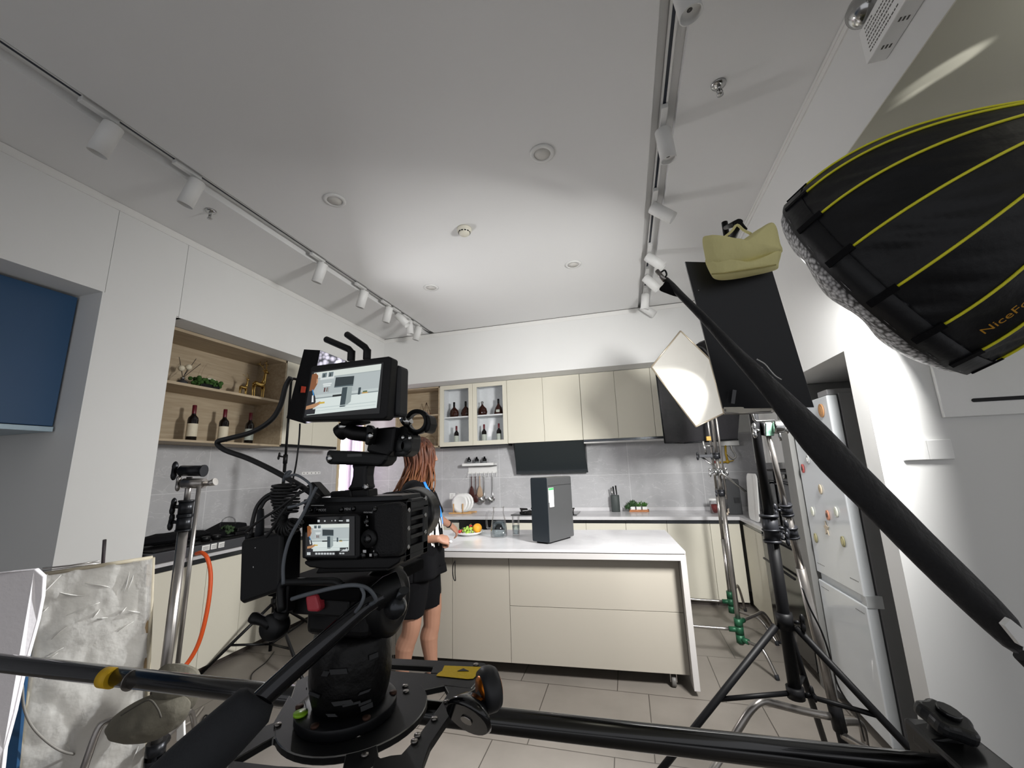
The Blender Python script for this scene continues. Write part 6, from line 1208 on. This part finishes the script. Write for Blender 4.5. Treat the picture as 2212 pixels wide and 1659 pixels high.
# ================================================================ the woman at the island
import mathutils.noise as mnoise
ph=math.radians(18); F=V((math.cos(ph),math.sin(ph),0)); RS=V((math.sin(ph),-math.cos(ph),0))   # forward, her right side
B0=V((-1.455,2.735,0))
def bp(r,f,z): return B0+RS*r+F*f+Z*z
t=thing('person','woman in black T-shirt and shorts with long auburn hair reaching over the island','person',B0)
SKIN=mat('skin','#926b57',.55,var=.06,scale=14,bump=.05,bscale=150)
w=MB()
def limb(ps,rs,seg=14,up=None): w.sweep(crom(ps,5),[rs[0]]*0 or interp(rs,len(ps),5),seg,up=up); w.ball(ps[0],rs[0] if not isinstance(rs[0],tuple) else min(rs[0]),12,8); w.ball(ps[-1],rs[-1] if not isinstance(rs[-1],tuple) else min(rs[-1]),12,8)
def interp(rs,n,k):
    out=[]
    for i in range(n-1):
        for j in range(k):
            f=j/k; a,b=rs[i],rs[i+1]; out.append(a*(1-f)+b*f if not isinstance(a,tuple) else tuple(p*(1-f)+q*f for p,q in zip(a,b)))
    out.append(rs[-1]); return out
footN=V((-1.515,2.655,0)); footF=V((-1.385,2.845,0))
# legs: hip, mid thigh, above knee, knee, calf, ankle
def leg(hip,foot,fw):
    kn=hip.lerp(foot,.5); kn.z=.46; kn+=fw*.03
    an=V((foot.x,foot.y,.085))
    ps=[hip,hip.lerp(kn,.45)+fw*.012,kn+Z*.07,kn,kn+(an-kn)*.18-fw*.004,kn+(an-kn)*.36-fw*.022,kn+(an-kn)*.7-fw*.012,an]
    limb(ps,[.09,.084,.066,.06,.056,.062,.045,.037],16)
    w.ball(kn+fw*.032,(.026,.026,.034),10,8)
    w.sweep([an-Z*.0-fw*.035,an-Z*.045+fw*.03,V((an.x,an.y,.03))+fw*.12],[(.03,.035),(.033,.032),(.038,.018)],12)
leg(bp(.085,-.01,.86),footN,(F+RS*.25).normalized()); leg(bp(-.085,.02,.86),footF,F)
# torso and neck
w.sweep(crom([bp(0,0,.82),bp(0,0,.95),bp(0,.01,1.08),bp(0,.015,1.22),bp(0,.0,1.34)],4),interp([(.15,.1),(.14,.09),(.125,.085),(.15,.095),(.13,.07)],5,4),20,up=F)
hcn=on(912,992,'Y',2.75); HC_=V((hcn.x,2.75,1.565))
limb([bp(0,-.01,1.33),bp(0,0,1.42)*.5+(HC_-Z*.13)*.5,HC_-Z*.09],[.062,.05,.05],14)
HF=V((.80,.58,-.12)).normalized(); HR=HF.cross(Z).normalized(); HU=HR.cross(HF)
hp_=lambda r,f,u: HC_+HR*r+HF*f+HU*u
HRm=M((HR,HF,HU)).transposed()
w.ball(hp_(0,-.012,.022),(.074,.092,.092),24,16,R=HRm); w.ball(hp_(0,.022,-.04),(.056,.066,.075),20,14,R=HRm); w.ball(hp_(0,.065,-.092),(.026,.024,.022),12,8,R=HRm)
w.sweep([hp_(0,.082,.022),hp_(0,.098,-.005),hp_(0,.110,-.026),hp_(0,.092,-.036)],[(.009,.008),(.011,.009),(.015,.012),(.012,.008)],10); w.ball(hp_(.012,.093,-.03),.007,8,6); w.ball(hp_(-.012,.093,-.03),.007,8,6)
for s in (1,-1):
    w.ball(hp_(.03*s,.072,.018),(.017,.013,.011),10,8,R=HRm); w.ball(hp_(.032*s,.074,.036),(.022,.012,.007),10,6,R=HRm); w.ball(hp_(.046*s,.05,-.03),(.022,.024,.024),10,8,R=HRm); w.ball(hp_(.073*s,-.012,-.01),(.009,.02,.03),10,8,R=HRm)
w.ball(hp_(0,.088,-.058),(.021,.009,.006),12,6,R=HRm); w.ball(hp_(0,.087,-.068),(.018,.009,.006),12,6,R=HRm)
# arms
shN=bp(.165,-.01,1.325); elN=V((-1.515,2.565,1.005)); wrN=on(944,1164,'Y',2.62)
shF=bp(-.165,.0,1.325); elF=V((-1.49,3.05,1.10)); wrF=on(972,1134,'Y',3.20)
limb([shN,shN.lerp(elN,.5)-F*.01,elN],[.05,.045,.037]); limb([elN,elN.lerp(wrN,.3),elN.lerp(wrN,.7),wrN],[.037,.039,.03,.0245])
limb([shF,shF.lerp(elF,.5),elF],[.05,.045,.037]); limb([elF,elF.lerp(wrF,.3),elF.lerp(wrF,.7),wrF],[.037,.038,.029,.024])
def hand(wr,d,n,side,curls,L=.088,spread=.09):
    """wr wrist, d pointing direction, n back-of-hand normal, side = direction of the thumb"""
    d=d.normalized(); n=(n-d*n.dot(d)).normalized(); s=d.cross(n); s=s if s.dot(side)>0 else -s
    w.sweep([wr,wr+d*.03,wr+d*.06,wr+d*.082],[(.022,.017),(.034,.017),(.039,.016),(.036,.012)],14,up=n)
    for k,(c,ln) in enumerate(zip(curls,(.072,.080,.074,.058))):
        o=(1.5-k)*.0195; p=wr+d*(.080-.003*abs(k-1))+s*o; a=0; dd=(d+s*(1.5-k)*spread).normalized(); pts=[p-d*.015,p]
        for j,f in enumerate((.45,.32,.25)):
            a+=c[j]; v=dd*math.cos(a)-n*math.sin(a); p=p+v*ln*f; pts.append(p)
        w.sweep(pts,[.0088,.0092,.0084,.0078,.006],10); w.ball(pts[-1],.0062,8,6)
        for q in pts[1:-1]: w.ball(q,.0086,8,6)
    b=wr+d*.025+s*.022; w.sweep([b,b+d*.03+s*.022-n*.012,b+d*.055+s*.022-n*.028,b+d*.072+s*.012-n*.034],[.014,.0115,.0095,.007],10); w.ball(b+d*.072+s*.012-n*.034,.0072,8,6)
dN=(on(968,1167,'Y',2.68)-wrN).normalized()
hand(wrN,dN,(RS*.6+Z*.6-F*.1),Z*.5+F*.3-RS*.2,[(.75,1.0,.6),(.9,1.1,.7),(1.0,1.15,.7),(1.1,1.2,.7)])
dF=(on(992,1150,'Y',3.27)-wrF).normalized()
hand(wrF,dF+V((0,.15,-.1)),V((.35,-.5,.9)),-V((1,-.4,.1)),[(.35,.5,.3),(.45,.45,.3),(.5,.5,.35),(.55,.6,.4)])
w.build('body',SKIN,t,remesh=.0045,smooth_it=3)
# T-shirt: loose, hanging from the shoulders
TEE=mat('tee_black','#08080a',.95,var=.15,scale=20,bump=.25,bscale=30,spec=.15)
prof=[(.745,.205,.182,.008),(.80,.203,.178,.008),(.95,.197,.168,.008),(1.08,.193,.155,.01),(1.2,.195,.145,.01),(1.28,.19,.125,.0),(1.335,.172,.095,-.01),(1.375,.11,.07,-.01),(1.395,.072,.06,-.005)]
def tee_at(u,z):
    for i in range(len(prof)-1):
        if prof[i][0]<=z<=prof[i+1][0]:
            f=(z-prof[i][0])/(prof[i+1][0]-prof[i][0]); a,b=prof[i],prof[i+1]; rx,ry,o=[a[j]*(1-f)+b[j]*f for j in (1,2,3)]; break
    else: rx,ry,o=prof[-1][1:] if z>1 else prof[0][1:]
    a=2*PI*u; low=max(0,min(1,(1.25-z)/.45)); fold=(.010*math.sin(a*7+z*5)+.008*math.sin(a*4-z*9+1))*low
    e=.85; ca,sa_=math.cos(a),math.sin(a); q=(abs(ca)**(2/e*1.0)+abs(sa_)**(2/e))**(-e/2) if True else 1
    return bp(ca*(rx+fold)*q,sa_*(ry+fold)*q+o,z+(.02*sa_ if z<.8 else 0))
m=MB().grid(lambda u,v: tee_at(u,.745+.65*v),72,40)
def sleeve(sh,el,k):
    d=(el-sh); p=[sh-(el-sh)*.06-(RS*k*.03),sh+d*.25,sh+d*.55,sh+d*.80,sh+d*.93]; m.sweep(crom(p,4),interp([.062,.076,.08,.082,.084],5,4),20,cap=False)
m.ball(shN-RS*.015-Z*.018,(.078,.078,.08),18,12); m.ball(shF+RS*.015-Z*.018,(.075,.075,.066),18,12); sleeve(shN,elN,1); sleeve(shF,elF,-1)
tee=m.build('t_shirt',TEE,t,solid=.004)
PR=mat('print_white','#c9c9c7',.8,var=.2,scale=40)
pm=MB()
def stroke(pts,wd):
    q=crom([V((a,b,0)) for a,b in pts],6); L_=[];R2=[]
    for i,p in enumerate(q):
        d=(q[min(i+1,len(q)-1)]-q[max(i-1,0)]); n_=V((-d.y,d.x*.12,0)); n_=n_/max(n_.length,1e-6); wv=wd*(.55+.45*math.sin(PI*(i+.5)/len(q)))
        for (lst,s) in ((L_,1),(R2,-1)):
            u=p.x+s*wv*.9; z=p.y; e=tee_at(u,z); c=bp(0,0,z); lst.append(e+(e-c).normalized()*.011)
    n_=len(q); pm.add(L_+R2,[(i,i+1,n_+i+1,n_+i) for i in range(n_-1)],True)
# u: .0 her right side, .25 front
for pts,wd in ((((.10,1.20),(.105,1.1),(.10,1.02),(.108,.96)),.009),(((.135,1.17),(.15,1.09),(.14,1.0)),.012),(((.165,1.2),(.175,1.12),(.185,1.06)),.008),(((.20,1.13),(.215,1.05),(.24,1.02),(.26,1.06),(.255,1.13)),.012),(((.06,1.21),(.085,1.2),(.11,1.205)),.006),(((.12,1.24),(.15,1.22),(.19,1.235)),.006),(((.28,1.15),(.29,1.06),(.285,.98)),.012),(((.33,1.17),(.33,1.05)),.012),(((.12,1.08),(.115,1.0),(.12,.95)),.006),(((.155,1.06),(.16,.99),(.158,.95)),.007),(((.07,1.235),(.078,1.2),(.074,1.185)),.004)): stroke(pts,wd)
pm.build('shirt_print',PR,tee)
lm=MB(); pts=[tee_at(u,z)+(tee_at(u,z)-bp(0,0,z)).normalized()*.01 for u,z in ((.14,1.375),(.15,1.33),(.165,1.27),(.185,1.2),(.205,1.13),(.215,1.08))]; lm.sweep(crom(pts,4),[(.011,.0025)]*21,8); lm.build('lanyard',mat('lanyard_blue','#2f7fd6',.6),t)
bd=tee_at(.215,1.04)+(tee_at(.215,1.04)-bp(0,0,1.04)).normalized()*.013
sm=MB()
for hip,foot,s in ((bp(.088,-.01,.84),footN,1),(bp(-.088,.02,.84),footF,-1)):
    kn=hip.lerp(foot,.5); kn.z=.46
    sm.sweep([hip+Z*.06,hip.lerp(kn,.3),hip.lerp(kn,.62),hip.lerp(kn,.84)],[.116,.116,.11,.1],20)
sm.ball(bp(0,0,.84),(.17,.13,.13),20,12,R=M.Rotation(ph-PI/2,3,'Z')); sm.build('shorts',TEE,t,remesh=.009,smooth_it=3)
for ft,f_ in ((footN,(F+RS*.25).normalized()),(footF,F)):
    s_=MB().sweep([V((ft.x,ft.y,.05))-f_*.075,V((ft.x,ft.y,.055))-f_*.05,V((ft.x,ft.y,.055)),V((ft.x,ft.y,.045))+f_*.07,V((ft.x,ft.y,.035))+f_*.14,V((ft.x,ft.y,.03))+f_*.165],[(.025,.035),(.038,.05),(.04,.052),(.045,.04),(.04,.03),(.02,.018)],16,up=Z); s_.build('shoe',mat('shoe_black','#15151a',.6),t); 
MB().lathe([(.026,-.005),(.029,-.005),(.029,.005),(.026,.005),(.026,-.005)],wrF-(wrF-elF).normalized()*.015,(wrF-elF),20,cap=False).build('wristband',BLK,t)
# hair
HAIR=bpy.data.materials.new('hair_auburn'); HAIR.use_nodes=True; N,L,b=nodes(HAIR)
g=N.new('ShaderNodeNewGeometry'); mp=N.new('ShaderNodeMapping'); mp.inputs['Scale'].default_value=(70,70,4); L.new(g.outputs['Position'],mp.inputs['Vector']); n1=N.new('ShaderNodeTexNoise'); n1.inputs['Scale'].default_value=1; n1.inputs['Detail'].default_value=3; L.new(mp.outputs[0],n1.inputs['Vector'])
sp=N.new('ShaderNodeSeparateXYZ'); L.new(g.outputs['Position'],sp.inputs[0]); mr=N.new('ShaderNodeMapRange'); mr.inputs['From Min'].default_value=1.66; mr.inputs['From Max'].default_value=1.2; L.new(sp.outputs['Z'],mr.inputs['Value'])
ad=N.new('ShaderNodeMath'); ad.operation='MULTIPLY_ADD'; ad.inputs[1].default_value=.55; L.new(n1.outputs['Fac'],ad.inputs[0]); m2=N.new('ShaderNodeMath'); m2.operation='MULTIPLY'; m2.inputs[1].default_value=.55; L.new(mr.outputs[0],m2.inputs[0]); L.new(m2.outputs[0],ad.inputs[2])
r=N.new('ShaderNodeValToRGB'); r.color_ramp.elements[0].position=.2; r.color_ramp.elements[0].color=(*rgb('#2e1a13'),1); r.color_ramp.elements[1].position=.85; r.color_ramp.elements[1].color=(*rgb('#94653c'),1); e=r.color_ramp.elements.new(.5); e.color=(*rgb('#5e3420'),1)
L.new(ad.outputs[0],r.inputs[0]); L.new(r.outputs[0],b.inputs['Base Color']); b.inputs['Roughness'].default_value=.55; b.inputs['Specular IOR Level'].default_value=.35
hm=MB(); hm.ball(hp_(0,-.022,.028),(.090,.102,.100),28,18,R=HRm)
rd=random.Random(11)
for k in range(330):
    az=rd.uniform(0,2*PI); fr=math.sin(az)
    # leave the face open: strands start at the parting and fall to the sides and back
    if math.sin(az)>.80 : continue
    el=rd.uniform(.1,1.35); d=V((math.cos(az)*math.cos(el),math.sin(az)*math.cos(el),math.sin(el)))
    st=hp_(0,-.022,.028)+HRm@V((d.x*.087,d.y*.099,d.z*.098))
    side=HR*math.cos(az)+HF*math.sin(az); side.z=0; side.normalize()
    ln=rd.uniform(.30,.40)+ (-.05 if fr>.4 else 0); back=(-F*.20-RS*.02)*rd.uniform(.25,1.0)*(1 if fr<.3 else .35)
    p1=st+side*.030*math.cos(el*.4)-Z*.02-Z*.03*math.sin(el); p2=HC_+side*(.098+rd.uniform(-.012,.014))-Z*(.06+.04*rd.random())+back*.06
    p3=HC_+side*(.105+rd.uniform(-.03,.02))-Z*(ln*.62)+back*.35; p4=HC_+side*(.085+rd.uniform(-.045,.03))-Z*ln+back*.85
    rr=rd.uniform(.006,.011); pts=crom([st,p1,p2,p3,p4],4); hm.sweep(pts,[(rr*(1.2 if i<3 else 1)*(1-.82*max(0,(i/(len(pts)-1)-.45)/.55)),rr*.6*(1-.8*max(0,(i/(len(pts)-1)-.45)/.55))) for i in range(len(pts))],7)
hm.build('hair',HAIR,t)
q=on(973,1170,'Y',2.69); MB().ball(q,(.012,.012,.009)).build('tissue',WHITEP,label='small white scrap held in the woman\'s near hand',cat='paper')
# ================================================================ light
def area(name,loc,to,size,power,col=(1,1,1),shape='SQUARE',sy=None,spread=None):
    l=bpy.data.lights.new(name,'AREA'); l.energy=power; l.size=size; l.color=col; l.shape=shape
    if sy: l.shape='RECTANGLE'; l.size_y=sy
    if spread: l.spread=spread
    o=bpy.data.objects.new(name,l); COL.objects.link(o); o.location=loc
    o.rotation_euler=(V(to)-V(loc)).to_track_quat('-Z','Y').to_euler(); return o
w=bpy.data.worlds.new('world'); SC.world=w; w.use_nodes=True
bg=w.node_tree.nodes['Background']; bg.inputs[0].default_value=(.95,.96,1,1); bg.inputs[1].default_value=.52
p=SB_C-SB_N*.12; area('softbox_lamp',p,p+SB_N,.56,490,(1,.99,.97),shape='DISK')
lh=SB_C-SB_N*.86+V((.1,-.05,.12))
def leak(to,ang,pw,bl):
    l=bpy.data.lights.new('lamp_head_leak','SPOT'); l.energy=pw; l.spot_size=ang; l.spot_blend=bl; l.shadow_soft_size=.01; o=bpy.data.objects.new('lamp_head_leak',l); COL.objects.link(o); o.location=lh; o.rotation_euler=(V(to)-lh).to_track_quat('-Z','Y').to_euler()
leak((1.205,1.585,2.8),math.radians(7),22,.5); leak((1.155,1.685,2.8),math.radians(2.6),22,.7)
area('lamp_head_spill',lh+V((0,0,.02)),lh+V((.05,0,1)),.1,1.6)
p=dp(1492,838,3.44); area('silk_lamp',p,dp(1472,858,3.15),.10,52,(.96,.98,1),shape='DISK',spread=math.radians(80))
p=(a_+b_+c_2+d_2)/4; q=(b_-a_).cross(d_2-a_).normalized(); q=q if q.x>0 else -q; area('small_softbox_lamp',p+q*.04,p+V((.8,.4,-.22)),.3,26,(1,.99,1))
SC.view_settings.view_transform='Standard'; SC.view_settings.look='None'; SC.view_settings.exposure=.46; SC.view_settings.gamma=1; SC.view_settings.use_curve_mapping=False
SC.cycles.use_denoising=True
SC.cycles.max_bounces=7; SC.cycles.transparent_max_bounces=14
